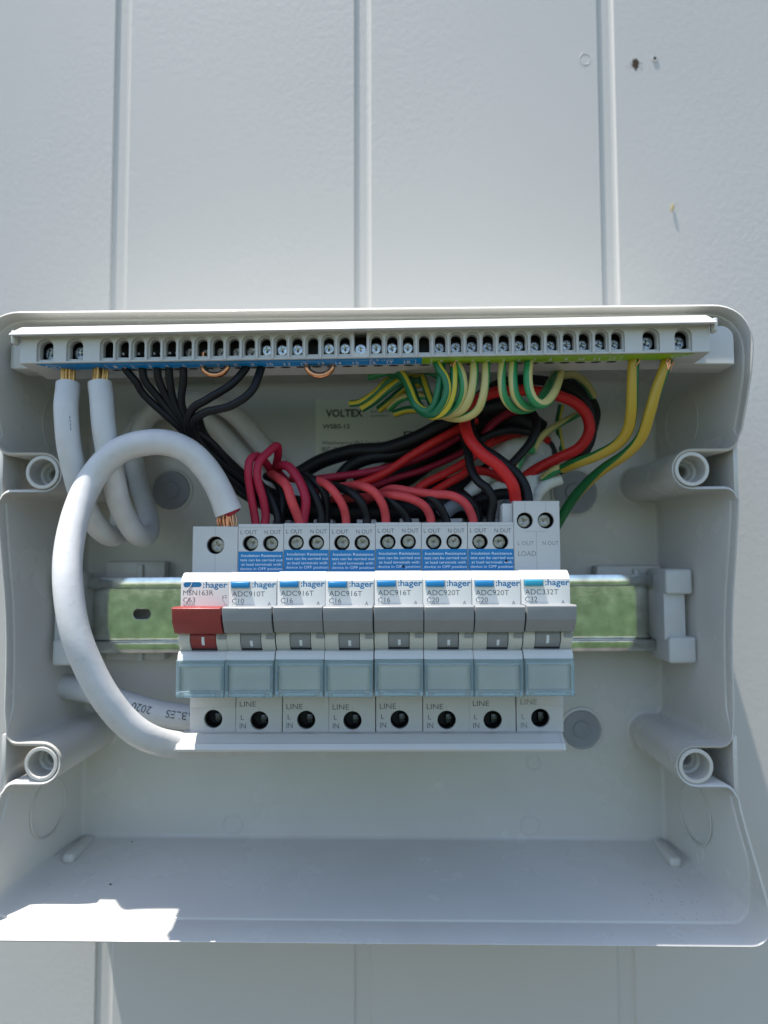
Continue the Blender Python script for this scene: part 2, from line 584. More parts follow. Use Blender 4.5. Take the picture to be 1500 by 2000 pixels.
sd = MB().tube([(b0.x - 0.5, WALL_D - 0.6, b0.z - 2.2), (b0.x - 0.1, WALL_D - 0.7, b0.z), (b0.x + 0.4, WALL_D - 0.6, b0.z + 1.6)], [0.3, 0.55, 0.2], 8)
single(sd, 'grass_seed', M['straw'], 'tiny yellow grass seed stuck to the wall right of the box', 'seed', (b0.x, WALL_D - 0.6, b0.z))

# ------------------------------------------------------------------ the enclosure
CX = -14.0
HW, ZT, ZB = 148.5, 93.6, -143.7
DRAFT = 0.12
BACK = 352.0
BOSS = [(1, 34.3), (1, -85.0), (-1, -85.0), (-1, 34.3)]
BXU, BXL = 131.5, 133.2
box = thing('switchboard_box', 'open light grey plastic switchboard box fixed to the grooved wall', 'switchboard', (CX, BACK, -25))
KZ = [(-150, 277.5), (-143, 278), (-125, 284.5), (-97, 294), (-75, 295), (-40, 295), (-20, 293.5), (0, 290), (20, 287), (43, 285.5), (52, 282.5), (62, 278.8), (72, 275.8), (80, 274.5), (99, 274)]
def DF(z):
    for (a, da), (b, db) in zip(KZ, KZ[1:]):
        if z <= b:
            t = max(0, (z - a) / (b - a)); return da + (db - da) * t
    return 274.0
def contour():
    pts = []   # (x, z, nx, nz, uness)
    R = 12.0
    RB = 7.5
    def line(x0, z0, x1, z1, nx, nz, n, u=0.0, end=False):
        for i in range(n + (1 if end else 0)):
            t = i / n
            pts.append((x0 + (x1 - x0) * t, z0 + (z1 - z0) * t, nx, nz, u))
    def arc(cx, cz, r, a0, a1, n, sgn=1, u=0.0):
        for i in range(n):
            a = math.radians(a0 + (a1 - a0) * i / n)
            pts.append((cx + r * math.cos(a), cz + r * math.sin(a), sgn * math.cos(a), sgn * math.sin(a), u))
    def half(side):
        # right side walked downwards from the top corner; mirrored for the left side afterwards
        f = 4.0
        zc = ZT - R
        for zb in (34.3, -85.0):
            line(HW, zc, HW, zb + 8.2 + f, 1, 0, 10)
            arc(HW - f, zb + 8.2 + f, f, 0, -90, 5, 1, 0.4)
            BX = BXU if zb > 0 else BXL
            line(HW - f, zb + 8.2, BX, zb + 8.2, 0, -1, 4, 1.0)
            for i in range(14):
                a = math.radians(90 + 180 * i / 14)
                pts.append((BX + 8.2 * math.cos(a), zb + 8.2 * math.sin(a), -math.cos(a), -math.sin(a), 1.0))
            line(BX, zb - 8.2, HW - f, zb - 8.2, 0, 1, 4, 1.0)
            for i in range(5):
                a = math.radians(90 - 90 * i / 5)
                pts.append((HW - f + f * math.cos(a), zb - 8.2 - f + f * math.sin(a), math.cos(a), math.sin(a), 0.4))
            zc = zb - 8.2 - f
        line(HW, zc, HW, ZB + RB, 1, 0, 10)
    half(1)
    arc(HW - RB, ZB + RB, RB, 0, -90, 10)
    mid = len(pts)
    right = list(pts)
    line(HW - RB, ZB, 0, ZB, 0, -1, 8)
    bottom = pts[mid:]
    left_bottom = [(-x, z, -nx, nz, u) for x, z, nx, nz, u in bottom[::-1]]
    out = right + bottom + [(0, ZB, 0, -1, 0)] + left_bottom
    lr = [(-x, z, -nx, nz, u) for x, z, nx, nz, u in right[::-1]]
    # top-left corner then top line then top-right corner
    top = []
    for i in range(1, 11):
        a = math.radians(180 - 90 * i / 10)
        top.append((-(HW - R) + R * math.cos(a), ZT - R + R * math.sin(a), math.cos(a), math.sin(a), 0))
    for i in range(1, 16):
        top.append((-(HW - R) + 2 * (HW - R) * i / 16, ZT, 0, 1, 0))
    for i in range(0, 10):
        a = math.radians(90 - 90 * i / 10)
        top.append(((HW - R) + R * math.cos(a), ZT - R + R * math.sin(a), math.cos(a), math.sin(a), 0))
    return out + lr + top
CT = contour()
def sstep(a, b, x):
    t = min(1, max(0, (x - a) / (b - a))); return t * t * (3 - 2 * t)
def wall_at(p, D, off):
    x, z, nx, nz, u = p
    w = sstep(133, 145, abs(x))
    dx = (289 - D) * DRAFT * w * (1 if x > 0 else -1)
    if z < -95: dx += 3.2 * sstep(-95, -142, z) * sstep(330, 285, D) * (x / HW)
    dz = (289 - D) * DRAFT * ((1 if nz > 0 else -1) * abs(nz) if u == 0 else 0)
    return (CX + x + dx + nx * off, D, z + dz + nz * off)
shell = MB()
rings = []
for kind in range(11):
    row = []
    for p in CT:
        x, z, nx, nz, u = p
        df = DF(z)
        led = 4.0 + 9.0 * sstep(-118, -142, z) if z < 0 else 4.0 + 2.0 * sstep(70, 92, z)
        led *= (1 - min(1, u * 2.5))
        led += 0.02
        st = 0.9 * (1 - min(1, u * 2.5))
        th = 2.3 if u < 0.2 else 1.35
        row.append({0: lambda: wall_at(p, BACK, -1.6), 1: lambda: wall_at(p, BACK - 0.5, -0.5), 2: lambda: wall_at(p, BACK - 1.8, 0),
                    3: lambda: wall_at(p, df + led + 0.5, 0), 4: lambda: wall_at(p, df + led, st * 0.35), 5: lambda: wall_at(p, df + led - 0.1, st),
                    6: lambda: wall_at(p, df + 0.3, st + 0.02), 7: lambda: wall_at(p, df, st + 0.3),
                    8: lambda: wall_at(p, df + 0.35, th - 0.5), 9: lambda: wall_at(p, df + 1.1, th), 10: lambda: wall_at(p, WALL_D - 0.3, th + 0.3)}[kind]())
    rings.append(row)
N = len(CT)
vv = [q for r in rings for q in r]
ff = [(k * N + i, k * N + (i + 1) % N, (k + 1) * N + (i + 1) % N, (k + 1) * N + i) for k in range(10) for i in range(N)]
shell.add(vv, ff)
shell.build('side_walls', M['enclosure'], box, angle=40)
# back plate: fan-filled as an n-gon of the first ring
bp_ = MB()
bq = []
xr, zt_, zb_ = HW - 7.4, ZT - 7.4, ZB + 7.4
for cx_, cz_, a0 in ((xr - 5, zt_ - 5, 0), (-xr + 5, zt_ - 5, 90), (-xr + 5, zb_ + 5, 180), (xr - 5, zb_ + 5, 270)):
    for i in range(7):
        a_ = math.radians(a0 + 15 * i)
        bq.append((CX + cx_ + 5 * math.cos(a_), BACK - 0.08, cz_ + 5 * math.sin(a_)))
bp_.add(bq, [tuple(range(len(bq)))[::-1]])
bp_.build('back_panel', M['enclosure'], box, smooth=False)
# outer strips that close the screw pockets
for sx, zb in BOSS:
    m_ = MB()
    xo = CX + sx * (HW + 0.2)
    x0, x1 = sorted((xo, xo + sx * 1.8))
    m_.box(x0, x1, DF(zb) + 1.6, WALL_D - 0.5, zb - 11.5, zb + 11.5, 0.2)
    m_.box(min(CX + sx * 137, xo), max(CX + sx * 137, xo), 332, 333, zb - 7, zb + 7)
    m_.build('screw_pocket', M['enclosure'], box)
    b = MB()
    df = DF(zb) - 0.1
    pr = [(6.9, 352), (6.9, df + 0.3), (6.7, df), (5.6, df), (5.35, df + 0.3), (5.2, df + 9), (4.3, df + 9.3), (3.7, df + 10.2)]
    y = df + 10.2
    for k in range(14):
        pr += [(3.5, y + 0.6), (2.7, y + 1.2)]; y += 1.2
    pr += [(0.01, y)]
    b.lathe_y(CX + sx * (BXU if zb > 0 else BXL), zb, pr, 40)
    b.build('screw_boss', M['enclosure'], box, angle=30)
# knockout rings on side walls and the moulded marks on the back
def side_x(sx, D): return CX + sx * (HW + (289 - D) * DRAFT)
for sx, D0, z0, r in ((-1, 325, -113, 12.8), (1, 325, -114, 12.8), (1, 327, 60, 14), (-1, 327, 60, 14)):
    pts = []
    for i in range(48):
        a = 2 * math.pi * i / 48
        D = D0 + r * math.cos(a)
        pts.append((side_x(sx, D) + sx * 0.05, D, z0 + r * math.sin(a)))
    MB().tube(pts, 0.4, 6, closed=True).build('knockout_ring', M['enclosure'], box)
for u, v, r in ((455, 1610, 4.5), (1035, 1612, 4.5), (1042, 1490, 3.2)):
    c = P(u, v, BACK)
    pts = [(c.x + r * math.cos(a * math.pi / 18), BACK - 0.02, c.z + r * math.sin(a * math.pi / 18)) for a in range(36)]
    MB().tube(pts, 0.42, 6, closed=True).build('moulded_ring', M['enclosure'], box)
for u, v, r in ((335, 958, 9.6), (1122, 962, 10.5), (1135, 1424, 9.2), (335, 1424, 9.2)):
    c = P(u, v, BACK)
    MB().lathe_y(c.x, c.z, [(r + 1.4, BACK + 0.1), (r + 1.2, BACK - 1.0), (r + 0.2, BACK - 1.2), (r, BACK - 0.4), (r - 0.4, BACK - 0.3)], 40).build('plug_collar', M['enclosure'], box)
    MB().lathe_y(c.x, c.z, [(r - 0.2, BACK - 0.1), (r - 0.4, BACK - 0.9), (r * 0.45, BACK - 0.7), (r * 0.42, BACK - 1.3), (r * 0.2, BACK - 1.2), (0.01, BACK - 1.2)], 40).build('screw_plug', M['plug'], box)
for sx in (-1, 1):
    m_ = MB()
    xa = CX + sx * 134.0; xb = CX + sx * 139.5
    zf = ZB + 6.5
    m_.box(min(xa, xb), max(xa, xb), 328, 351.5, zf - 2, zf + 2.4, 1.6, 3)
    m_.build('corner_lug', M['enclosure'], box)
# rail seats moulded on the back
for u0, u1, v0, v1 in ((205, 322, 1096, 1150), (1166, 1292, 1104, 1150), (205, 322, 1262, 1290)):
    a, b = P(u0, v1, 343), P(u1, v0, 343)
    m_ = MB()
    m_.box(a.x, b.x, 343, 352, a.z, b.z, 1.2, 2)
    mid = (a.x * 0.45 + b.x * 0.55)
    m_.box(mid, mid + 3, 340.8, 344, a.z, b.z - 1.5, 0.6)
    m_.build('rail_seat', M['enclosure'], box)
# dirt specks in the box
dm = MB()
specks = [(80, 1706, 2.2), (82, 1709, 1.5), (215, 1728, 1.2), (258, 1645, 1.0), (94, 1729, .5)]
for i in range(150):
    specks.append((random.gauss(1330, 60), random.uniform(1660, 1800), random.uniform(0.15, 0.45)))
for i in range(40):
    specks.append((random.uniform(150, 1250), random.uniform(1660, 1790), random.uniform(0.12, 0.35)))
for u, v, s_ in specks:
    d = RC @ Vector(((u - 750) / F, (1000 - v) / F, -1.0))
    # where the ray meets the floor of the box
    D = 300.0
    for _ in range(12):
        zf = ZB - (289 - D) * DRAFT
        D = zf / (d.z / d.y)
    if not (276 < D < 350): continue
    p = P(u, v, D); p.z += 0.05
    if abs(p.x - CX) > 140: continue
    k = random.randint(4, 6)
    poly = []
    for i in range(k):
        a = 6.283 * i / k
        rr = s_ * random.uniform(0.3, 0.8)
        poly.append((p.x + rr * math.cos(a), p.y + rr * math.sin(a), p.z + random.uniform(0, 0.3) * s_))
    poly.append((p.x, p.y, p.z + 0.4 * s_))
    dm.add(poly, [(i, (i + 1) % k, k) for i in range(k)])
o = single(dm, 'dirt_specks', M['dirt'], 'scattered dark dirt specks on the bottom of the box', 'dirt', (CX, 300, ZB), smooth=False)
o['kind'] = 'stuff'

# rating label on the back panel
a, b = P(616, 970, BACK - 0.15), P(905, 778, BACK - 0.15)
lab = MB().box(a.x, b.x, BACK - 0.15, BACK, a.z, b.z).build('rating_label', M['paper'], box, smooth=False)
lt = MB()
def ltx(s, u, v, w_px, h_px, bold=0.0):
    p = P(u, v, BACK - 0.2); k = BACK / F
    text(lt, s, p.x, p.z, BACK - 0.2, w=w_px * k, h=h_px * k, bold=bold)
ltx('VOLTEX', 636, 814, 74, 15, 0.03)
ltx('WSBS-12', 630, 837, 54, 9, 0.02)
ltx('Weatherproof IP65 Switchboard-12mod', 629, 868, 168, 7, 0.005)
ltx('IEC-EN 62208  Enclosure', 629, 881, 130, 8, 0.01)
ltx('AC 415V 50/60Hz', 630, 895, 90, 6)
ltx('ELECTRICAL', 724, 806, 36, 5)
ltx('EQUIPMENT', 724, 814, 36, 4)
ltx('S. 8755', 735, 952, 50, 7)
a1, b1 = P(789, 960, BACK), P(792, 845, BACK)
lt.add([(a1.x, BACK - .2, a1.z), (b1.x, BACK - .2, a1.z), (b1.x, BACK - .2, b1.z), (a1.x, BACK - .2, b1.z)], [(0, 1, 2, 3)])
lt.add([(a1.x, BACK - .2, b1.z), (a1.x + 22, BACK - .2, b1.z), (a1.x + 22, BACK - .2, b1.z + .6), (a1.x, BACK - .2, b1.z + .6)], [(0, 1, 2, 3)])
lt.build('label_lettering', M['blackink'], lab, smooth=False)

# ------------------------------------------------------------------ DIN rail
TILT = 0.0042
def zt(x): return (x + 8.6) * TILT          # the whole device row leans very slightly
RZ = Z(1199, 333)
rail = thing('mounting_rail', 'zinc plated steel mounting rail running across the box behind the breakers', 'rail', (-16, 340, RZ))
t = 1.0
hat = [(333, 17.5), (333 + t, 17.5), (334 + 0, 13.6), (340.5, 13.6)]
prof = [(333, 17.5), (333, 12.6), (333.3, 12.3), (339.2, 12.3), (339.5, 12.0), (339.5, -12.0), (339.2, -12.3), (333.3, -12.3), (333, -12.6), (333, -17.5),
        (334, -17.5), (334, -13.3), (340.5, -13.3), (340.5, 13.3), (334, 13.3), (334, 17.5)]
rm = MB()
xs0, xs1 = -152.5, 121.0
# the middle web has a slot: build strips with a plate for the web
rm.prism_x([(333, 17.5), (333, 12.9), (333.4, 12.3), (340.5, 12.3), (340.5, 13.3), (334, 13.3), (334, 17.5)], xs0, xs1, 0.12, 2)
rm.prism_x([(333, -17.5), (334, -17.5), (334, -13.3), (340.5, -13.3), (340.5, -12.3), (333.4, -12.3), (333, -12.9)], xs0, xs1, 0.12, 2)
def slot(cx, cz, w, h, n=8):
    r = h / 2; q = []
    for i in range(n + 1):
        a = -math.pi / 2 + math.pi * i / n; q.append((cx + w / 2 - r + r * math.cos(a), cz + r * math.sin(a)))
    for i in range(n + 1):
        a = math.pi / 2 + math.pi * i / n; q.append((cx - w / 2 + r + r * math.cos(a), cz + r * math.sin(a)))
    return q
sp = P(277, 1201, 339.5)
plate(rm, rect(xs0, xs1, -12.29, 12.29), [slot(sp.x, 0, 8.6, 5.0)], 339.5, 340.49, 0.15)
vv = rm.v
rm.v = [Vector((p[0], p[1], p[2] + RZ + zt(p[0]))) for p in vv]
rm.build('rail_profile', M['zinc'], rail, angle=25)
for side in (1, -1):
    m_ = MB()
    if side == 1: xa, xb = 117.4, 129.2
    else: xa, xb = -155.8, -146.5
    zc = RZ + zt(xa)
    m_.box(xa, xb, 317.5, 341, zc + 9.2, zc + 20.2, 1.3, 3)
    m_.box(xa, xb - (2.2 if side == 1 else 0), 320.5, 341, zc - 11.5, zc + 11, 0.8, 2)
    m_.box(xa + 0.8, xb + 1.0 if side == 1 else xb, 317.5, 341, zc - 21.0, zc - 9.5, 1.3, 3)
    m_.build('end_clip', M['clip'], rail, angle=40)

# ------------------------------------------------------------------ circuit breakers
XK0, PITCHX = X(375.5, 273), (X(1095.5, 273) - X(375.5, 273)) / 8
UM = 735
def zv(v, D): return Z(v, D, UM)
def screw(mb, cx, cz, y, r, rot=0.0, star=True):
    """screw head with a cross recess, facing the viewer"""
    mb.lathe_y(cx, cz, [(r, y + 1.6), (r, y + 0.25), (r * 0.9, y), (r * 0.72, y - 0.05)], 22)
    q = []
    for i in range(16):
        a = rot + 2 * math.pi * i / 16
        rr = r * (0.62 if (i % 4) in (0,) else 0.30 if (i % 4) == 2 else 0.5)
        q.append((cx + rr * math.cos(a), cz + rr * math.sin(a)))
    outer = [(cx + r * 0.72 * math.cos(2 * math.pi * i / 22), cz + r * 0.72 * math.sin(2 * math.pi * i / 22)) for i in range(22)]
    plate(mb, outer, [q], y - 0.04, y + 0.5, 0.0)
    mb.lathe_y(cx, cz, [(r * 0.7, y + 0.62), (r * 0.3, y + 0.7), (0.01, y + 1.0)], 16)

SP = [dict(kind='main', code='MSN163R', amp='C63', label='main switch with the red toggle at the left end of the row'),
      dict(kind='rcbo', code='ADC910T', amp='C10', label='grey toggle breaker marked C10 directly right of the red main switch'),
      dict(kind='rcbo', code='ADC916T', amp='C16', label='breaker marked C16 touching the one marked C10'),
      dict(kind='rcbo', code='ADC916T', amp='C16', label='middle one of the three breakers marked C16'),
      dict(kind='rcbo', code='ADC916T', amp='C16', label='breaker marked C16 touching a breaker marked C20'),
      dict(kind='rcbo', code='ADC920T', amp='C20', label='breaker marked C20 touching a breaker marked C16'),
      dict(kind='rcbo', code='ADC920T', amp='C20', label='breaker marked C20 next to the taller C32 breaker'),
      dict(kind='tall', code='ADC332T', amp='C32', label='taller breaker marked C32 at the right end with two high screws')]
Wd = PITCHX - 0.12
DT = 273.0    # terminal face
def breaker(k, sp):
    base = (XK0 + PITCHX * k, DT, zt(XK0 + PITCHX * k) + random.uniform(-0.12, 0.12) + (0.35 if k == 1 and False else 0))
    br = thing('circuit_breaker', sp['label'], 'circuit breaker', base, 'circuit breakers on the rail')
    br['_b'] = [0, 0, 0]                   # parts below are written with x from 0 and absolute depth / height
    OFF = Vector((0, DT, 0))
    def bl(mb, name, m, par=br, **kw):
        return mb.build(name, m, par, base=OFF if par is br else OFF, **kw)
    kind = sp['kind']
    ztop = zv(1021, DT) if kind == 'rcbo' else (zv(1025, DT) if kind == 'main' else zv(981, DT))
    zbot = zv(1431, DT)
    znt, znb = zv(1116, 262), zv(1361, 258)
    # ---- body
    mb = MB()
    if kind == 'main': holes = [(8.8, zv(1062, DT), 3.4)]
    elif kind == 'rcbo': holes = [(4.7, zv(1059, DT), 3.0), (12.5, zv(1059, DT), 3.0)]
    else: holes = [(4.3, zv(1019, DT), 3.1), (12.3, zv(1019, DT), 3.1)]
    lhole = (8.9, zv(1407 if kind == 'rcbo' else 1404, 272.5), 3.45)
    plate(mb, rect(0, Wd, znt - 1.5, ztop), [circ(*h) for h in holes], DT, DT + 7, 0.25)
    plate(mb, rect(0, Wd, zbot, znb + 1.0), [circ(*lhole)], DT, DT + 7, 0.25)
    mb.box(0.05, Wd - 0.05, DT + 7.3, 330, zbot + 0.3, ztop - 0.6, 0.3)
    if kind == 'rcbo': mb.box(9.3, Wd - 0.3, 291, 326, ztop - 4, ztop + 2.4, 0.3)
    if kind == 'tall': mb.box(-4.0, -0.1, DT + 2, 300, zv(1030, DT), ztop - 0.8, 0.3)
    if kind == 'main':
        mb.box(0.1, Wd - 0.1, DT - 0.5, DT + 0.2, zv(1380, DT), znb + 0.5, 0.12)
    if kind == 'tall':
        mb.box(0.1, Wd - 0.1, DT - 0.5, DT + 0.2, zv(1378, DT), znb + 0.5, 0.12)
    bl(mb, 'body', M['bodyp'] if kind != 'xx' else M['bodyp'], angle=30)
    # ---- nose (front block)
    nose = MB()
    p1 = [(DT + 0.5, znt - 0.2), (263.2, zv(1115.5, 263.2)), (261.8, zv(1117.5, 261.8)), (259.5, zv(1127, 259.5)), (258.82, zv(1133, 258.82)), (258.8, zv(1200, 258.8)),
          (258.8, zv(1240, 258.8)), (DT + 0.5, zv(1240, 270))]
    nose.prism_x(p1, 0.02, Wd - 0.02, 0.18, 2)
    p3 = [(DT + 0.5, zv(1266, 270)), (259.2, zv(1268.5, 259.2)), (257.2, zv(1271, 257.2)), (256.2, zv(1279, 256.2)), (255.6, zv(1288, 255.6)), (257.6, zv(1291, 257.6)), (257.6, zv(1357, 257.6)), (259, znb + 0.2), (DT + 0.5, znb)]
    nose.prism_x(p3, 0.06, Wd - 0.06, 0.15, 2)
    bl(nose, 'front_block', M['nosep'], angle=30)
    # cheeks left and right of the toggle: rounded
    tl, tr = (4.4, 13.6) if kind == 'main' else ((4.3, 13.2) if kind == 'tall' else (5.1, 12.4))
    arcp = []
    z1, z2 = zv(1232, 257), zv(1269, 259)
    for i in range(9):
        s_ = i / 8
        arcp.append((257.6 - 1.7 * math.sin(math.pi * (0.15 + 0.85 * s_)) + (1.6 * s_ * s_), z1 + (z2 - z1) * s_))
    pc = [(270, z1)] + arcp + [(270, z2)]
    ck = MB()
    ck.prism_x(pc, 0.05, tl - 0.12, 0.1, 1)
    ck.prism_x(pc, tr + 0.22, Wd - 0.05, 0.1, 1)
    bl(ck, 'toggle_cheeks', M['creamp'], angle=40)
    nm = MB()
    nm.box(Wd - 3.0, Wd - 0.1, 255.55, 257, zv(1246, 256.2), zv(1238, 256.2))
    bl(nm, 'notch', M['seam_shade'], smooth=False)
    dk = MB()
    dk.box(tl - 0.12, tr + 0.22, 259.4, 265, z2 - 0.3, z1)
    bl(dk, 'toggle_gap_shade', M['shade_and_spot_black'], smooth=False)  # near-black block paints the shade in the gap around the toggle
    # ---- toggle
    tg = MB()
    dz = 0 if kind != 'rcbo' else 0.0
    slp = 0.35 if kind == 'main' else (0.0)
    hp = [(259.5, zv(1180.5, 259.5)), (250.0, zv(1183, 250.0)), (249.0, zv(1185.5, 249.0)), (249.8, zv(1212, 249.8)), (252.8, zv(1235, 252.8)), (259.5, zv(1236, 259.5))]
    hx0 = -0.25 if kind == 'main' else 0.12
    hx1 = Wd - (0.55 if kind == 'main' else 0.12)
    tg.prism_x(hp, hx0, hx1, 0.3, 3)
    rp = [(264, zv(1230, 258))] + [(a_ + 0.35, b_) for a_, b_ in arcp[:-1]] + [(264, arcp[-2][1])]
    tg.prism_x(rp, tl, tr, 0.1, 1)
    tm = M['redt'] if kind == 'main' else M['greyt']
    tgo = bl(tg, 'toggle', tm, angle=30)
    if kind == 'main': tgo['label'] = 'red toggle'
    mk = MB()
    lo = 1262 if kind == 'rcbo' else 1259
    hi = 1250 if kind == 'rcbo' else 1242
    mc = (tl + tr) / 2 + (0.2 if kind == 'rcbo' else 0)
    def aD(zz):
        for (d0, za), (d1, zb_) in zip(arcp, arcp[1:]):
            if zb_ <= zz <= za: return d0 + (d1 - d0) * (zz - za) / (zb_ - za)
        return 256
    seg = 5
    za, zb_ = zv(hi, 256), zv(lo, 256)
    for i in range(seg):
        q0, q1 = za + (zb_ - za) * i / seg, za + (zb_ - za) * (i + 1) / seg
        mk.add([(mc - 0.5, aD(q0) + 0.28, q0), (mc + 0.5, aD(q0) + 0.28, q0), (mc + 0.5, aD(q1) + 0.28, q1), (mc - 0.5, aD(q1) + 0.28, q1)], [(0, 3, 2, 1)])
    mk.build('on_mark', M['whiteink'], tgo, base=OFF, smooth=False)
    # ---- test button / printed bar
    if kind == 'main':
        bb = MB()
        plate(bb, slot(4.3, zv(1139, 259), 6.6, 1.8, 5), [], 258.74, 258.9, 0)
        bl(bb, 'printed_bar', M['blueink'])
        # white scratch across the bar and small print, terminal symbol
        sc_ = MB()
        sc_.tube([(4.1, 258.70, zv(1134, 259)), (4.0, 258.70, zv(1139, 259)), (2.6, 258.70, zv(1148, 259))], 0.13, 5)
        sc_.tube([(3.1, 258.75, zv(1163, 259)), (2.0, 258.75, zv(1174, 259))], 0.1, 5)
        bl(sc_, 'scratch', M['nosep'])
    else:
        bb = MB()
        bb.box(1.1, 7.7, 257.5, 259.3, zv(1146, 258), zv(1135, 258), 0.28, 3)
        bl(bb, 'test_button', M['tealbtn'] if kind == 'tall' else M['bluebtn'])
        bf = MB()
        plate(bf, rect(0.75, 8.1, zv(1148.5, 259), zv(1133, 259)), [rect(0.95, 7.9, zv(1147.3, 259), zv(1134.2, 259))], 258.6, 259.05, 0)
        bl(bf, 'button_frame', M['nosep'])
    # ---- lettering
    lg = MB()
    yy = 258.785
    text(lg, ':', 8.65 if kind != 'main' else 8.2, zv(1145, yy), yy, w=0.45, h=2.3, bold=0.05)
    text(lg, 'hager', 9.4 if kind != 'main' else 9.1, zv(1145, yy), yy, w=7.9, h=2.25, bold=0.022)
    bl(lg, 'logo_lettering', M['blueink'], smooth=False)
    ml = MB()
    cx0 = 1.3 if kind != 'main' else 0.95
    dv = 0 if kind != 'main' else -3
    text(ml, sp['code'], cx0, zv(1163 + dv, yy), yy, w=12.0 if kind != 'main' else 11.0, h=1.95, bold=0.0)
    text(ml, sp['amp'], cx0, zv(1177 + dv, yy), yy, w=4.4, h=1.9, bold=0.0)
    text(ml, '6000', cx0 + 0.25, zv(1187 + dv * 1.3, yy), yy, w=3.8, h=1.2)
    x0_, x1_, z0_, z1_ = cx0, cx0 + 4.3, zv(1188 + dv * 1.3, yy), zv(1178.5 + dv, yy)
    for r_ in (rect(x0_, x1_, z1_ - 0.1, z1_), rect(x0_, x0_ + 0.1, z0_, z1_), rect(x1_ - 0.1, x1_, z0_, z1_)):
        ml.add([(a, yy, b) for a, b in r_], [(0, 1, 2, 3)])
    if kind == 'main':
        text(ml, '1', 15.3, zv(1167, yy), yy, w=0.35, h=1.2)
        text(ml, '=', 16.1, zv(1169, yy), yy, w=0.7, h=2.4)
        def ln(xa_, va, xb_, vb, w_=0.07):
            a = Vector((xa_, yy, zv(va, yy))); b = Vector((xb_, yy, zv(vb, yy)))
            d = (b - a).normalized(); n_ = Vector((-d.z, 0, d.x)) * w_
            ml.add([a - n_, b - n_, b + n_, a + n_], [(0, 1, 2, 3)])
        ln(15.3, 1168, 16.3, 1178); ln(16.3, 1178, 16.8, 1179); ln(16.8, 1179, 16.8, 1183); ln(16.1, 1181, 16.6, 1186)
    else:
        text(ml, 'A', 14.3, zv(1181.5, yy), yy, w=1.25, h=1.5)
        for r_ in (rect(13.6, 16.2, zv(1183.2, yy), zv(1182.6, yy)), rect(13.6, 13.7, zv(1188, yy), zv(1183, yy)), rect(16.1, 16.2, zv(1188, yy), zv(1183, yy))):
            ml.add([(a, yy, b) for a, b in r_], [(0, 1, 2, 3)])
    bl(ml, 'model_lettering', M['greyink'], smooth=False)
    yt = DT - 0.03
    if kind != 'main':
        tl_ = MB()
        if kind == 'rcbo':
            text(tl_, 'L OUT', 0.9, zv(1041, DT), yt, w=6.3, h=1.65)
            text(tl_, 'N OUT', 10.5 - 0.3, zv(1041, DT), yt, w=6.3, h=1.65)
        else:
            text(tl_, 'L OUT', 1.4, zv(1067, DT), yt, w=6.1, h=1.6)
            text(tl_, 'N OUT', 10.8, zv(1067, DT), yt, w=6.1, h=1.6)
            text(tl_, 'LOAD', 1.5, zv(1088, DT), yt, w=6.8, h=2.0)
        text(tl_, 'LINE', 1.4, zv({'rcbo': 1385 if k not in (1, 6) else 1379, 'tall': 1376}[kind], DT), yt if kind != 'tall' else yt - 0.5, w=6.2, h=2.1)
        text(tl_, 'L', 1.9, zv(1405, DT), yt, w=1.2, h=1.9)
        text(tl_, 'IN', 1.5, zv(1422, DT), yt, w=2.3, h=2.1)
        bl(tl_, 'terminal_lettering', M['greyink'] if kind == 'rcbo' else M['paleink'], smooth=False)
    sm = MB()
    def sl_(xa_, xb_, za_, zb2):
        sm.add([(xa_, DT - 0.02, za_), (xb_, DT - 0.02, za_), (xb_, DT - 0.02, zb2), (xa_, DT - 0.02, zb2)], [(0, 1, 2, 3)])
    if kind == 'main':
        sl_(8.75, 8.87, holes[0][1] + 3.5, ztop - 0.2); sl_(8.75, 8.87, znt, holes[0][1] - 3.6)
    if kind == 'rcbo':
        sl_(0.3, Wd - 0.3, ztop - 1.35, ztop - 1.25)
        for hx in (4.7, 12.5): sl_(hx - 0.04, hx + 0.04, holes[0][1] + 3.0, ztop - 1.3)
        sl_(8.6, 8.7, ztop - 1.3, ztop - 0.2)
    if kind == 'tall':
        for hx in (4.3, 12.3): sl_(hx - 0.06, hx + 0.06, holes[0][1] + 3.1, ztop - 0.2)
        zz = holes[0][1] - 4.1
        sl_(4.3, 12.3, zz - 0.12, zz); sl_(8.5, 8.65, znt, zz)
    sl_(8.85, 8.95, lhole[1] + 3.6, zv(1380, DT)); sl_(8.85, 8.95, zbot + 0.2, lhole[1] - 3.6)
    bl(sm, 'painted_seams', M['seam_shade'], smooth=False)  # strips lie on the face; their darker colour paints the seam shade
    # ---- wells, screws
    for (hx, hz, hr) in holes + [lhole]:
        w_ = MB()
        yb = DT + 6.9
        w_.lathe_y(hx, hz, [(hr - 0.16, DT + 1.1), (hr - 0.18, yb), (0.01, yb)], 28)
        bl(w_, 'screw_well_shade', M['shade_and_spot_black'])  # near-black lining paints the shade deep in the screw hole
    for i, (hx, hz, hr) in enumerate(holes):
        s_ = MB()
        screw(s_, hx + random.uniform(-0.2, 0.2), hz + random.uniform(-0.2, 0.2), DT + random.uniform(2.6, 3.8), hr * 0.82, random.uniform(0, 1.5))
        bl(s_, 'terminal_screw', M['screwm'], angle=25)
    s_ = MB()
    s_.box(lhole[0] - 0.2, lhole[0] + 2.2, DT + 3.5, DT + 6.5, lhole[1] - 2.3, lhole[1] + 1.6, 0.3)
    bl(s_, 'terminal_screw', M['blackscrew'])
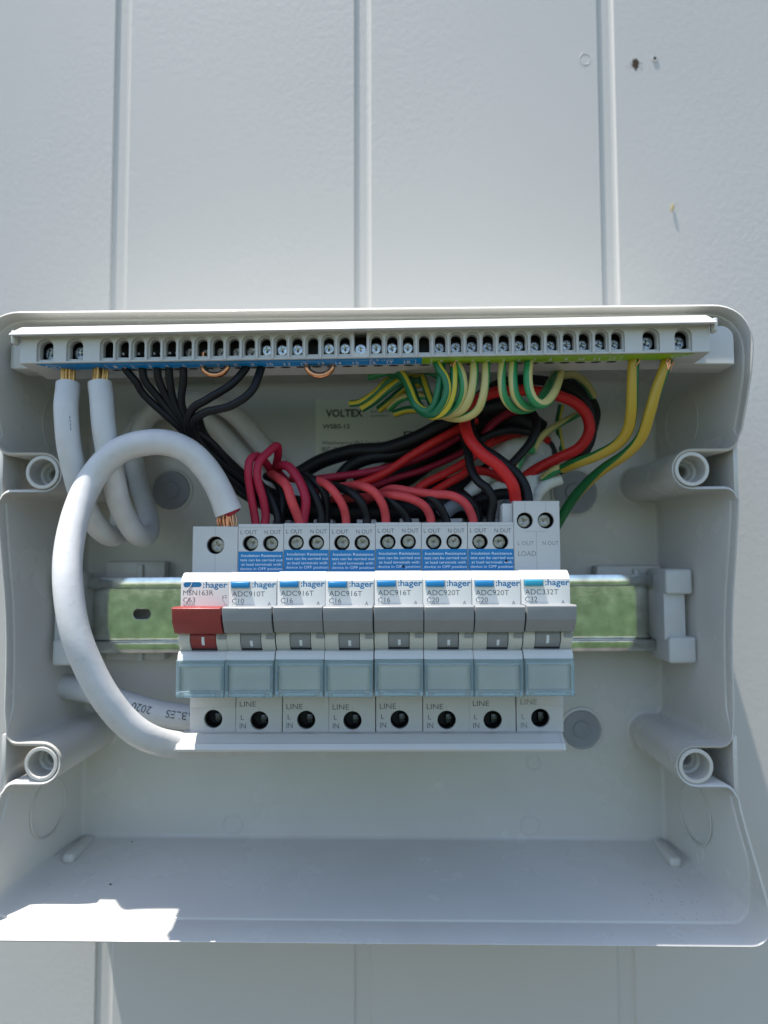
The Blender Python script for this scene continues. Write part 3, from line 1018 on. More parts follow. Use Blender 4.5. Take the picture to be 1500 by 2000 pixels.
    # ---- blue sticker
    if kind == 'rcbo':
        st = MB()
        za_, zb2 = zv(1115, DT), zv(1073 if k > 1 else 1075, DT)
        st.box(0.15, Wd - 0.15, DT - 0.10, DT + 0.02, za_, zb2, 0.04, 1)
        sto = bl(st, 'test_sticker', M['stblue'])
        stt = MB()
        for i, s2 in enumerate(('Insulation Resistance', 'test can be carried out', 'at load terminals with', 'device in OFF position')):
            text(stt, s2, Wd / 2 + 0.3, zv(1085.5 + 8.6 * i - (0 if k == 1 else 1.5), DT), DT - 0.13, w=(15.4, 16.3, 15.4, 16.2)[i], h=1.05, align='C', bold=0.003)
        stt.build('sticker_lettering', M['whiteink'], sto, base=OFF, smooth=False)
        if k in (4, 6):
            bs = MB()
            u_, v_ = ((10.6, 1107) if k == 4 else (14.6, 1096))
            bs.lathe_y(u_, zv(v_, DT), [(0.55, DT - 0.14), (0.4, DT - 0.25), (0.01, DT - 0.25)], 8)
            bs.build('black_spot', M['shade_and_spot_black'], sto, base=OFF)
    # ---- label window
    ins = MB()
    ins.box(1.0, Wd - 1.0, 256.9, 257.55, zv(1352, 257), zv(1296, 257), 0.05, 1)
    bl(ins, 'paper_insert', M['insert'])
    cv = MB()
    zc0, zc1 = zv(1361, 254.5), zv(1288, 255)
    plate(cv, rect(0.12, Wd - 0.12, zc0, zc1), [rect(1.25, Wd - 1.25, zc0 + 2.2, zc1 - 2.0)], 254.2, 257.1, 0.28)
    cv.box(3.0, Wd - 3.0, 253.7, 254.3, zc0 + 0.2, zc0 + 1.5, 0.15)
    cv.box(0.3, 1.5, 253.8, 254.3, zc0 + 0.1, zc0 + 1.9, 0.2)
    cv.box(Wd - 1.5, Wd - 0.3, 253.8, 254.3, zc0 + 0.1, zc0 + 1.9, 0.2)
    cvo = bl(cv, 'clear_cover', M['clear'], angle=30)
    MB().box(1.2, Wd - 1.2, 255.2, 255.6, zc0 + 2.1, zc1 - 1.9).build('pane', M['pane'], cvo, base=OFF, smooth=False)
    br.location = W(*base)
    br.rotation_euler = (math.radians(random.uniform(-0.15, 0.15)), math.radians(random.uniform(-0.16, 0.16)), math.radians(random.uniform(-0.3, 0.3)))
    return br
breakers = [breaker(k, sp) for k, sp in enumerate(SP)]

# comb busbar cover under the breakers
bx0, bx1 = X(335, 262, 1460), X(1107, 262, 1460)
bus = thing('busbar_cover', 'long pale grey busbar cover running under the row of breakers', 'busbar', (bx0, 268, Z(1470, 262)))
zq = lambda v, D: zv(v, D)
pr = [(284, zq(1431.5, 274)), (268.5, zq(1433, 268.5)), (264.6, zq(1451, 264.6)), (263.8, zq(1452, 263.8)), (262.6, zq(1464, 262.6)), (263.2, zq(1468.5, 263.2)), (284, zq(1468, 263.2)), (284, zq(1440, 270))]
m_ = MB().prism_x(pr, bx0 + 1.2, bx1 - 1.0, 0.25, 2)
m_.v = [Vector((p[0], p[1], p[2] + zt(p[0]))) for p in m_.v]
m_.build('cover_strip', M['barp'], bus, angle=30)
for xx, s_ in ((bx0, 1), (bx1, -1)):
    e = MB()
    pe = [(y_ - 0.3, z_ + (-0.25 if i in (4, 5) else 0.15)) for i, (y_, z_) in enumerate(pr)]
    pe = [(280, pr[0][1])] + pe[1:5] + [(264, pe[5][1]), (280, pe[5][1])]
    e.prism_x(pe, min(xx, xx + s_ * 1.3), max(xx, xx + s_ * 1.3), 0.35, 2)
    e.v = [Vector((p[0], p[1], p[2] + zt(p[0]))) for p in e.v]
    e.build('end_cap', M['barp'], bus)

# ------------------------------------------------------------------ terminal bar at the top
BT = 0.0085
def zb_t(x): return (x + 12) * BT
UB = 715
def bz(v, D): return Z(v, D, UB)
bar_x0, bar_x1 = X(40, 262, 680), X(1386, 262, 665)
tb = thing('terminal_bar', 'long neutral and earth terminal bar with numbered blue and green strips at the box top', 'terminal bar', (-12, 270, bz(690, 270)))
def tilt(mb, f=zb_t):
    mb.v = [Vector((p[0], p[1], p[2] + f(p[0]))) for p in mb.v]
    return mb
zf0, zf1 = bz(698, 262), bz(646, 262)
cap = MB()
cp = [(284, bz(627, 266.5)), (266.5, bz(627, 266.5)), (264.5, bz(628.5, 264.5)), (257.6, bz(638, 257.6)), (257.0, bz(640, 257.0)), (257.0, bz(642.5, 257.0)), (262.2, bz(646.5, 262.2)), (284, bz(646.5, 262.2))]
cap.prism_x(cp, bar_x0 - 2.0, bar_x1 + 0.8, 0.25, 2)
# end hooks of the cap
for xx in (bar_x0 - 2.4, bar_x1 + 0.8):
    cap.box(xx - 0.2, xx + 1.4, 259.5, 263.5, bz(662, 262), bz(636, 262), 0.5, 2)
tilt(cap).build('cap', M['barp'], tb, angle=30)
PW = X(1207, 262, 670) - X(208, 262, 670)
sxs = [X(208, 262, 670) + PW / 32 * i for i in range(33)]
bigx = [X(u, 262, 670) for u in (88, 146, 1272, 1335)]
front, inner = MB(), MB()
holes1, holes2 = [], []
for i, x_ in enumerate(sxs):
    if i == 16:
        h_ = [(x_ - 2.35, zf1 - 0.1 - 0.2), (x_ - 2.35, zf0 + 3.4)] + [(x_ + 2.35 * math.cos(a * math.pi / 8), zf0 + 3.6 + 2.3 * math.sin(a * math.pi / 8)) for a in range(8, 17)] + [(x_ + 2.35, zf1 - 0.3)]
        holes1.append(h_); holes2.append([(x_ + (a - x_) * 0.96, b) for a, b in h_])
    else:
        holes1.append(arch(x_, 5.1, zf0 - 0.0 + 0.5, zf1 - 0.9))
        holes2.append(arch(x_, 4.0, zf0 + 1.9, zf1 - 1.5))
for x_ in bigx:
    holes1.append(arch(x_, 6.4, zf0 + 0.5, zf1 - 0.7))
    holes2.append(arch(x_, 5.3, zf0 + 1.6, zf1 - 1.3))
plate(front, rect(bar_x0, bar_x1, zf0, zf1 + 0.4), holes1, 262.0, 263.4, 0.12)
plate(inner, rect(bar_x0 + 0.1, bar_x1 - 0.1, zf0 + 0.1, zf1 + 0.3), holes2, 263.42, 266.5, 0.1)
hs = MB()
hs.v, hs.f = [], []
hs.add(front.v, front.f); hs.add(inner.v, inner.f)
# underside and back of the housing
uz0 = bz(699, 262.2); uz1 = bz(712.5, 270); uz2 = bz(717, 274)
hs.prism_x([(262.1, zf0 + 0.3), (262.3, uz0), (270, uz1), (274.0, uz2), (283, uz2 - 0.4), (283, uz2 + 3), (268.6, uz1 + 1.6), (266.0, zf0 + 0.8)], bar_x0, bar_x1, 0.1, 1)
hs.box(bar_x0, bar_x1, 281, 283, uz2, zf1 + 1, 0.2)
for xx in (bar_x0, bar_x1 - 1.2): hs.box(xx, xx + 1.2, 264, 282, uz1 + 1, zf1 + 1, 0.2)
tilt(hs).build('housing', M['barp'], tb, angle=30)
# one partition rib between each pair of neighbouring windows
rb = MB()
for a, b in zip(sxs, sxs[1:]):
    xm = (a + b) / 2
    rb.prism_x([(261.7, zf0 + 0.1), (262.3, zf0 + 0.1), (262.3, zf1 - 0.1), (261.85, zf1 - 0.1)], xm - 0.28, xm + 0.28, 0.06, 1)
tilt(rb).build('partition_ribs', M['barp'], tb, angle=30)
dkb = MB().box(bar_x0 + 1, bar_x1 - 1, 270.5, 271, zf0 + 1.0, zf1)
tilt(dkb).build('chamber_shade', M['shade_and_spot_black'], tb, smooth=False)  # near-black sheet behind the windows paints the shade inside the bar
# slanting colour strips under the windows
def strip_y(t_): return 262.9 + (269.7 - 262.9) * t_, uz0 + (uz1 - uz0) * ((262.9 + (269.7 - 262.9) * t_ - 262.3) / (270 - 262.3)) - 0.09
ysplit = X(824, 266, 705)
def strip(x0, x1, m, name, cut):
    s_ = MB()
    (ya, za_), (yb, zb2) = strip_y(0), strip_y(1)
    xs = [x0, x1]
    q = [(x0 + (0 if cut != 'L' else 0), ya, za_), (x1, ya, za_), (x1 - (0 if cut != 'R' else 7), yb, zb2), (x0 + (6 if cut == 'L' else 0), yb, zb2)]
    s_.add(q, [(0, 1, 2, 3)])
    q2 = [(a, b, c + 0.06) for a, b, c in q]
    s_.add(q2, [(3, 2, 1, 0)])
    tilt(s_)
    return s_.build(name, m, tb, smooth=False)
blue = strip(X(72, 264, 705), ysplit, M['sblue'], 'blue_number_strip', 'L')
green = strip(ysplit + 0.02, X(1356, 264, 690), M['sgreen'], 'green_number_strip', 'R')
def strip_map(x, y, z):        # z 0..1 runs up the strip
    yy, zz = strip_y(1 - z)
    return (x, yy, zz - 0.05 + zb_t(x))
tb1, tb2 = MB(), MB()
def st_text(mb, s, x, w=None, t0=0.16, hh=0.42, bold=0.0):
    text(mb, s, x, t0, 0, w=w or 1.3 * len(s), h=hh, align='C', map3=strip_map, bold=bold)
for i in range(1, 19):
    u = 227 + (795 - 227) * (i - 1) / 17
    st_text(tb1, str(i), X(u, 268, 712), w=1.15 if i < 10 else 2.3, bold=0.015)
st_text(tb1, '[', X(212, 268, 712), w=0.5, hh=0.6)
st_text(tb1, ']', X(811, 268, 712), w=0.5, hh=0.6)
st_text(tb1, '9.3 mm', X(745, 266, 705), w=9, t0=0.62, hh=0.3)
st_text(tb1, 'N', X(104, 266, 708), w=1.6, t0=0.3, hh=0.42, bold=0.02)
def strip_line(mb, xa, xb, t0, t1):
    q = [strip_map(xa, 0, t0), strip_map(xb, 0, t0), strip_map(xb, 0, t1), strip_map(xa, 0, t1)]
    mb.add(q, [(0, 1, 2, 3)])
strip_line(tb1, X(212, 266), X(725, 266), 0.72, 0.745); strip_line(tb1, X(780, 266), X(811, 266), 0.72, 0.745)
def strip_ring(mb, xc, rx, t0, t1):
    n_ = 24; q = []
    for i in range(n_):
        a = 2 * math.pi * i / n_
        for s_ in (1.0, 0.84):
            q.append(strip_map(xc + rx * s_ * math.cos(a), 0, (t0 + t1) / 2 + (t1 - t0) / 2 * s_ * math.sin(a)))
    mb.add(q, [(2 * i, 2 * ((i + 1) % n_), 2 * ((i + 1) % n_) + 1, 2 * i + 1) for i in range(n_)])
strip_ring(tb1, X(104, 266, 708), 2.8, 0.2, 0.85)
for i in range(1, 13):
    u = 862 + (1197 - 862) * (i - 1) / 11
    st_text(tb2, str(i), X(u, 267, 700), w=1.1 if i < 10 else 2.2, bold=0.01)
st_text(tb2, '[', X(843, 267, 700), w=0.5, hh=0.6)
st_text(tb2, ']', X(1212, 267, 700), w=0.5, hh=0.6)
strip_line(tb2, X(843, 266), X(1212, 266), 0.72, 0.745)
strip_ring(tb2, X(1325, 266, 694), 2.6, 0.2, 0.85)
for a_, b_ in ((1.3, 0.55), (0.8, 0.42), (0.35, 0.3)):
    xc = X(1325, 266, 694)
    strip_line(tb2, xc - a_, xc + a_, b_, b_ + 0.05)
tb1.build('number_lettering', M['whiteink'], blue, smooth=False)
tb2.build('number_lettering', M['whiteink'], green, smooth=False)
# screws in the windows
for i, x_ in enumerate(sxs):
    if i in (0, 13, 20): continue
    s_ = MB()
    lo = (zf0 + zf1) / 2 - 0.35
    deep = 268.6 if i < 10 or i == 6 else 266.2
    if i >= 21: deep = 267.0
    if i == 6: deep = 269.2
    ang = random.uniform(-0.15, 0.15)
    if i < 5:
        # backed-out screws seen as two bright shoulders
        s_.lathe_y(x_ - 1.3, lo - 0.6, [(0.9, 269), (0.9, 266.8), (0.5, 266.2), (0.01, 266.2)], 12)
        s_.lathe_y(x_ + 1.4, lo - 0.6, [(0.9, 269), (0.9, 266.8), (0.5, 266.2), (0.01, 266.2)], 12)
    else:
        screw(s_, x_ + random.uniform(-0.25, 0.25), lo + random.uniform(-0.3, 0.1) - (0.9 if i == 16 else 0), deep - (2.2 if i == 16 else 0) + random.uniform(-0.3, 0.3), 2.15 if i >= 9 else 1.9, 0.2 + ang)
    mt = M['chrome'] if 9 < i < 20 else (M['darkscrew'] if i > 20 else M['screwm'])
    tilt(s_).build('clamp_screw', mt, tb, angle=25)
for x_ in bigx:
    s_ = MB()
    screw(s_, x_, (zf0 + zf1) / 2 - 0.1, 267.2, 2.7, random.uniform(0, 1))
    tilt(s_).build('clamp_screw', M['darkscrew'], tb, angle=25)
# wire holes on the underside: flat discs painted near-black for the hole shade
for i, x_ in enumerate(sxs):
    a, b = 2.0, 1.6
    pts = [(x_ + 0.4 + 2.0 * math.cos(q * math.pi / 10), 271.9 + 1.4 * math.sin(q * math.pi / 10), 0) for q in range(20)]
    zz = uz1 + (uz2 - uz1) * 0.5 - 0.12
    w_ = MB().add([(p[0], p[1], uz1 + (uz2 - uz1) * (p[1] - 270) / 4 - 0.05) for p in pts], [tuple(range(20))])
    tilt(w_).build('wire_hole_shade', M['shade_and_spot_black'], tb, smooth=False)
# end brackets joining the bar to the box walls
m_ = MB()
for side in (1,):
    xa, xb = X(1335, 290, 735), X(1437, 275, 700)
    o1 = [(xa - 0, bz(735, 290) + 1.1)]
    z0_, z1_ = bz(733, 284), bz(648, 276)
    a = []
    for i in range(9):
        t_ = math.radians(90 * i / 8); a.append((xb - 5 + 5 * math.cos(t_), z1_ - 5 + 5 * math.sin(t_)))
    loop = [(bar_x1 - 10, z0_ + 0.5), (xb, z0_)] + a + [(bar_x1 - 10, z1_)]
    plate(m_, loop, [], 276, 290, 0.4)
tilt(m_).build('end_bracket', M['barp'], tb, angle=30)
m_ = MB()
xa, xb = X(20, 286, 700), X(75, 284, 700)
m_.box(xa, xa + 3, 286, 292, bz(714, 286), bz(668, 286), 0.7, 2)
m_.box(xa + 2.2, xb + 10, 283.3, 296, bz(716, 284), bz(664, 284), 0.9, 2)
m_.build('end_bracket', M['barp'], tb, angle=30)

# copper links looping below the bar
for nm, (u0, u1), lb in (('a', (391, 450), 'copper wire loop under the blue strip between the black wires'),
                         ('b', (594, 655), 'copper wire loop under the blue strip above the paper label')):
    pa, pb = P(u0 + 6, 714, 269), P(u1 - 6, 714, 269)
    c = (pa + pb) / 2; r = (pb.x - pa.x) / 2
    pts = [(c.x - r, 269, c.z + 5)]
    for i in range(25):
        a = math.pi + math.pi * i / 24
        pts.append((c.x + r * math.cos(a), 269 + 0.4 * math.sin(a), c.z + r * 0.82 * math.sin(a)))
    pts.append((c.x + r, 269, c.z + 5))
    single(MB().tube(pts, 1.15, 16), 'copper_link', M['copper'], lb, 'wire link', (c.x, 269, c.z))

# ------------------------------------------------------------------ cables and wires
def wire(name, pts, r, m, label, cat='wire', group=None, twist=0.0, phase=0.0, per=8, nseg=14, flat=None):
    p = spline_pts(PX(pts), per)
    b = p[0]
    return single(MB().tube(p, r, nseg, twist=twist, phase=phase, flat=flat), name, m, label, cat, tuple(b), group)
def strands(p0, d, r, L, n, rs, spread=0.3):
    mb = MB()
    p0 = Vector(p0); d = Vector(d).normalized()
    s1 = d.cross(Vector((0, 1, 0))).normalized(); s2 = d.cross(s1)
    for i in range(n):
        a = random.uniform(0, 6.28); q = r * math.sqrt(random.random())
        o0 = p0 + s1 * q * math.cos(a) + s2 * q * math.sin(a)
        o1 = o0 + d * L + s1 * random.uniform(-spread, spread) + s2 * random.uniform(-spread, spread)
        mid = (o0 + o1) / 2 + s1 * random.uniform(-spread, spread)
        mb.tube([o0, mid, o1], rs, 6)
    return mb
def cable(pts, r, label, end_p=None, per=10, rad=None):
    p = spline_pts(PX(pts), per)
    ph_ = [random.uniform(0, 6.28) for _ in range(6)]
    for i in range(4, len(p) - 4):
        p[i] = p[i] + Vector((0.13 * math.sin(i * 0.21 + ph_[0]) + 0.04 * math.sin(i * 0.53 + ph_[1]), 0.12 * math.sin(i * 0.19 + ph_[2]), 0.13 * math.sin(i * 0.23 + ph_[3]) + 0.04 * math.sin(i * 0.5 + ph_[4])))
    b = p[0]
    t_ = thing('white_cable', label, 'cable', tuple(b), 'thick white sheathed cables')
    rr = rad(len(p)) if rad else r
    MB().tube(p, rr, 28).build('sheath', M['white_cable'], t_)
    return t_, p
# the big loop into the main switch
def radmain(n):
    return [5.0 + 0.45 * max(0, 1 - i / n / 0.09) for i in range(n)]
c1, p1_ = cable([(447, 1001, 277), (433, 968, 276), (405, 918, 274), (358, 876, 271), (295, 863, 269), (228, 884, 268), (174, 945, 266), (140, 1035, 257), (132, 1130, 249), (148, 1235, 246), (184, 1325, 248),
                 (229, 1393, 252), (284, 1438, 258), (345, 1455, 270), (420, 1455, 285), (520, 1450, 300)], 4.95, 'big white cable looping left from the top of the main switch', rad=radmain)
d = (p1_[0] - p1_[1]).normalized()
MB().tube([p1_[0] - d * 4, p1_[0] + d * 0.8 + Vector((1.4, 0, 0))], 3.3, 18).build('inner_insulation', M['crimson'], c1)
strands(p1_[0] + Vector((-0.9, 0, 0)), (0.12, 0, -1), 3.2, 6.0, 34, 0.32, 0.7).build('copper_strands', M['copper'], c1)
# split / scuffs: dark marks inside the bend
sm_ = MB()
for u, v in ((300, 884), (308, 885), (316, 886), (322, 884), (329, 887), (352, 899), (358, 902), (364, 903), (371, 907), (378, 912), (395, 935), (401, 944)):
    c_ = P(u, v, 244)
    # push onto the cable surface
    best = min(p1_, key=lambda q: (q - c_).length)
    dr = (c_ - best); dr.y = 0
    dr = dr.normalized()
    nrm = (dr * 0.82 + Vector((0, -0.57, 0))).normalized()
    s0 = best + nrm * 5.12
    sm_.add([s0 + Vector((-0.6, 0, 0.1)), s0 + Vector((0.1, 0, -0.35)), s0 + Vector((0.7, 0, 0)), s0 + Vector((0, 0, 0.4))], [(0, 1, 2, 3)])
sm_.build('worn_print', M['greyink'], c1, smooth=False)
# two cables from the left end of the bar
c2, p2_ = cable([(133, 750, 270), (130, 800, 268), (134, 870, 268), (150, 940, 272), (172, 1000, 280), (205, 1042, 292), (232, 1040, 306), (236, 1000, 322), (232, 940, 334), (245, 870, 342), (285, 815, 344), (340, 800, 345), (400, 815, 345),
                 (450, 862, 343), (500, 930, 338), (540, 1000, 330), (580, 1060, 325)], 4.45, 'left white cable hanging from the left end of the terminal bar')
c3, p3_ = cable([(195, 748, 270), (200, 800, 269), (208, 870, 270), (222, 940, 275), (240, 1000, 283), (268, 1044, 293), (290, 1040, 307), (288, 1000, 322), (270, 940, 333), (262, 880, 336), (285, 820, 337), (330, 790, 338), (400, 782, 338),
                 (460, 812, 338), (520, 880, 336), (580, 960, 332), (620, 1050, 325)], 4.45, 'second white cable from the left end of the terminal bar')
for c_, p_ in ((c2, p2_), (c3, p3_)):
    strands(p_[0] + Vector((0, 0, -1)), (0, 0, 1), 2.2, 10.0, 16, 0.62, 0.4).build('copper_strands', M['brass'], c_)
pr2 = MB()
for u, v in ((150, 812), (151, 820), (150, 828), (149, 836)):
    c_ = P(u, v, 264); best = min(p2_, key=lambda q: (q - c_).length)
    s0 = best + Vector((0.62, -0.78, 0)) * 4.48
    pr2.add([s0 + Vector((-0.3, 0.1, -0.5)), s0 + Vector((0.3, -0.1, -0.5)), s0 + Vector((0.3, -0.1, 0.5)), s0 + Vector((-0.2, 0.1, 0.6))], [(0, 1, 2, 3)])
pr2.build('worn_print', M['greyink'], c2, smooth=False)
# printed cable behind the main switch at the bottom
c4, p4_ = cable([(120, 1340, 336), (190, 1352, 326), (250, 1376, 318), (320, 1395, 314), (400, 1403, 314), (500, 1400, 318), (600, 1380, 324)], 5.6, 'white cable printed with 2020 passing behind the main switch')
# printing follows the cable, upside down
def cable_print(mb, s, path, s0, hgt, w, r):
    cum = [0.0]
    for a, b in zip(path, path[1:]): cum.append(cum[-1] + (b - a).length)
    def at(sx):
        for i in range(len(cum) - 1):
            if cum[i] <= sx <= cum[i + 1]:
                t_ = (sx - cum[i]) / (cum[i + 1] - cum[i])
                return path[i].lerp(path[i + 1], t_), (path[i + 1] - path[i]).normalized()
        return path[-1], (path[-1] - path[-2]).normalized()
    def mp(x, y, z):
        q, t_ = at(s0 + x)
        n_ = Vector((0, -1, 0)); n_ = (n_ - t_ * n_.dot(t_)).normalized()
        sd_ = n_.cross(t_); 
        if sd_.z < 0: sd_ = -sd_
        a = (z + 3.4) / r
        return q + (n_ * math.cos(a) + sd_ * math.sin(a)) * (r + 0.05)
    text(mb, s, 0, 0, 0, w=w, h=hgt, map3=mp, flip=True)
L0 = 0
for a, b in zip(p4_, p4_[1:]):
    if b.x > P(276, 1385, 316).x: break
    L0 += (b - a).length
ct = MB()
cable_print(ct, '2020', p4_, L0, 3.4, 9.0, 5.6)
cable_print(ct, 'CABLES', p4_, L0 + 15.5, 3.4, 15.0, 5.6)
ct.build('cable_print', M['blackink'], c4, smooth=False)

# black neutral wires from the bar
GB = 'black wires leaving the blue terminal strip'
ordn = ['first', 'second', 'third', 'fourth', 'fifth']
for i, (u, k1, k2) in enumerate(((243, (285, 775), (345, 830)), (276, (308, 775), (352, 828)), (305, (328, 780), (362, 830)), (328, (340, 785), (368, 835)), (356, (355, 790), (376, 835)))):
    D = 270
    wire('black_wire', [(u, 706, D + 1), (u + 2, 720, D), (u + (22 if i == 0 else 10 - i * 2), 745, D + 1), (k1[0], k1[1], D + 4), (k2[0], k2[1], D + 8), (385 + i * 8, 868, D + 14), (428 + i * 8, 918, D + 22), (480 + i * 5, 962 - i * 3, D + 28), (560, 1010, D + 36), (640, 1030, D + 40)],
         1.5, M['black'], ordn[i] + ' black wire counted from the left under the blue strip', group=GB)
wire('black_wire', [(483, 706, 271), (478, 722, 270), (450, 752, 268), (405, 780, 267), (375, 800, 270), (368, 840, 276), (400, 890, 284), (450, 935, 292), (520, 990, 300), (600, 1030, 308)], 1.6, M['black'], 'upper black wire curving left from beside the copper loop', group=GB)
wire('black_wire', [(512, 706, 271), (508, 725, 270), (490, 765, 267), (450, 793, 266), (400, 806, 268), (377, 830, 274), (400, 875, 282), (460, 925, 292), (540, 985, 300), (620, 1030, 308)], 1.6, M['black'], 'lower black wire curving left from right of the copper loop', group=GB)
st_ = strands(P(243, 719, 269), (0.6, 0, 1), 1.2, 3.0, 8, 0.2, 0.3)
single(st_, 'copper_whiskers', M['copper'], 'frayed copper ends at the first hole of the blue strip', 'wire end', tuple(P(243, 719, 269)))
# black sleeved bundle
wire('black_sleeve', [(368, 812, 292), (385, 858, 296), (428, 905, 302), (480, 950, 306), (550, 985, 308), (650, 1000, 308), (760, 1000, 308), (860, 990, 308), (950, 985, 310)], 5.4, M['black'], 'thick black wire bundle running down right to the backs of the breakers', 'wire bundle')
wire('black_sleeve', [(560, 1030, 322), (650, 1005, 322), (760, 990, 322), (880, 960, 322), (960, 930, 322), (1000, 900, 324)], 6.5, M['black'], 'thick black bundle lying low behind the breaker tops', 'wire bundle')
wire('black_sleeve', [(700, 960, 330), (780, 925, 330), (860, 870, 330), (930, 830, 328), (1000, 820, 326), (1050, 850, 328)], 7.5, M['black'], 'thick black bundle rising behind the red wires to the right', 'wire bundle')
wire('black_sleeve', [(585, 925, 320), (630, 900, 318), (690, 882, 315), (750, 878, 312), (810, 858, 308), (860, 832, 305), (910, 805, 303), (980, 790, 305)], 3.4, M['black'], 'black sleeve arching across the paper label', 'wire bundle')
wire('black_sleeve', [(650, 955, 316), (680, 915, 315), (720, 895, 313), (780, 885, 312), (850, 850, 309), (920, 815, 306)], 3.0, M['black'], 'black sleeve branching below the one across the paper label', 'wire bundle')

# live wires on the breakers (reds) and their neutral partners (blacks)
GR = 'red wires entering the breaker tops'
reds = [
 ([(500, 1030, 281), (498, 1012, 281), (490, 965, 280), (485, 925, 279), (489, 898, 280), (505, 891, 284), (520, 905, 290), (535, 928, 298), (560, 950, 306)], 1.65, 'crimson', 'left crimson wire of the pair entering the C10 breaker'),
 ([(515, 1030, 281), (519, 1008, 281), (514, 975, 280), (503, 935, 279), (505, 905, 280), (522, 885, 283), (541, 871, 287), (543, 890, 292), (540, 915, 297), (560, 940, 306)], 1.65, 'crimson', 'right crimson wire of the pair entering the C10 breaker'),
 ([(590, 1030, 281), (594, 1008, 281), (597, 975, 281), (585, 940, 283), (565, 913, 286), (548, 910, 291), (542, 925, 298), (555, 960, 306)], 1.9, 'crimson', 'crimson wire bending left beside the first salmon wire'),
 ([(588, 1030, 280.5), (582, 1010, 280), (570, 980, 279), (560, 950, 281), (545, 935, 286), (530, 925, 294)], 1.9, 'salmon', 'leftmost salmon wire, entering the first C16 breaker'),
 ([(676, 1030, 281), (675, 1008, 281), (668, 985, 280), (652, 960, 280), (632, 943, 284), (605, 938, 292), (570, 935, 300)], 1.7, 'salmon', 'salmon wire entering the middle C16 breaker'),
 ([(754, 1030, 281), (753, 1008, 281), (747, 985, 280), (732, 962, 280), (712, 951, 282), (685, 948, 290), (640, 955, 300), (600, 960, 305)], 1.75, 'salmon', 'salmon wire entering the last C16 breaker'),
 ([(842, 1030, 281), (840, 1008, 281), (828, 988, 280), (805, 975, 280), (775, 968, 281), (748, 968, 286), (700, 972, 296), (650, 975, 305)], 1.75, 'salmon', 'salmon wire entering the first C20 breaker'),
 ([(926, 1030, 281), (922, 1008, 281), (908, 983, 280), (882, 968, 280), (845, 965, 281), (805, 960, 283), (765, 955, 288), (735, 968, 298), (700, 985, 306)], 1.75, 'salmon', 'salmon wire entering the second C20 breaker'),
]
for pts, r, m, lb in reds: wire('red_wire', pts, r, M[m], lb, group=GR)
GR2 = 'dark red wires crossing behind to the right'
reds2 = [
 ([(600, 938, 306), (650, 932, 308), (720, 922, 309), (790, 905, 310), (850, 880, 312), (900, 850, 314)], 1.7, 'crimson', 'uppermost dark red wire crossing the paper label'),
 ([(650, 955, 302), (700, 945, 302), (750, 925, 302), (800, 892, 302), (850, 862, 302), (895, 838, 303), (930, 820, 306)], 1.8, 'red', 'red wire rising right in front of the black sleeves'),
 ([(700, 960, 310), (770, 935, 312), (820, 920, 314), (870, 900, 316), (910, 880, 318)], 1.5, 'crimson', 'thin dark red wire low over the paper label'),
 ([(800, 968, 300), (830, 945, 302), (870, 925, 303), (905, 905, 304), (940, 880, 306), (960, 855, 310)], 1.8, 'red', 'red wire rising right above the C20 breakers'),
 ([(840, 965, 300), (865, 950, 302), (900, 930, 303), (920, 918, 305), (960, 925, 306), (1000, 945, 308)], 1.8, 'red', 'lower red wire ending under the big red cable'),
 ([(940, 878, 312), (965, 862, 312), (1000, 850, 312), (1040, 850, 314), (1070, 860, 320)], 1.8, 'red', 'red wire arching right behind the big red cable'),
 ([(945, 850, 314), (965, 825, 314), (1000, 805, 316), (1040, 800, 320)], 1.8, 'crimson', 'short dark red wire under the green loops'),
]
for pts, r, m, lb in reds2: wire('red_wire', pts, r, M[m], lb, group=GR2)
wire('red_cable', [(1008, 995, 281), (1007, 975, 281), (1000, 945, 279), (975, 912, 278), (940, 885, 279), (916, 855, 282), (908, 820, 287), (920, 790, 292), (960, 768, 296), (1015, 762, 298), (1070, 768, 299),
                  (1120, 785, 300), (1146, 812, 301), (1150, 845, 302), (1130, 875, 304), (1090, 895, 306), (1050, 915, 308), (1020, 935, 311)], 2.35, M['red'], 'thick bright red cable looping from the C32 breaker', 'cable')
wire('black_cable', [(1026, 995, 283), (1030, 975, 283), (1022, 945, 284), (1000, 918, 285), (970, 895, 287), (935, 870, 290), (918, 835, 295), (930, 780, 302), (990, 745, 306), (1070, 745, 308), (1120, 765, 308), (1150, 795, 308), (1155, 850, 309), (1135, 890, 310), (1090, 920, 312), (1040, 940, 314)], 2.2, M['black'], 'thick black cable following behind the bright red cable', 'cable')
GK = 'black wires entering the breaker tops'
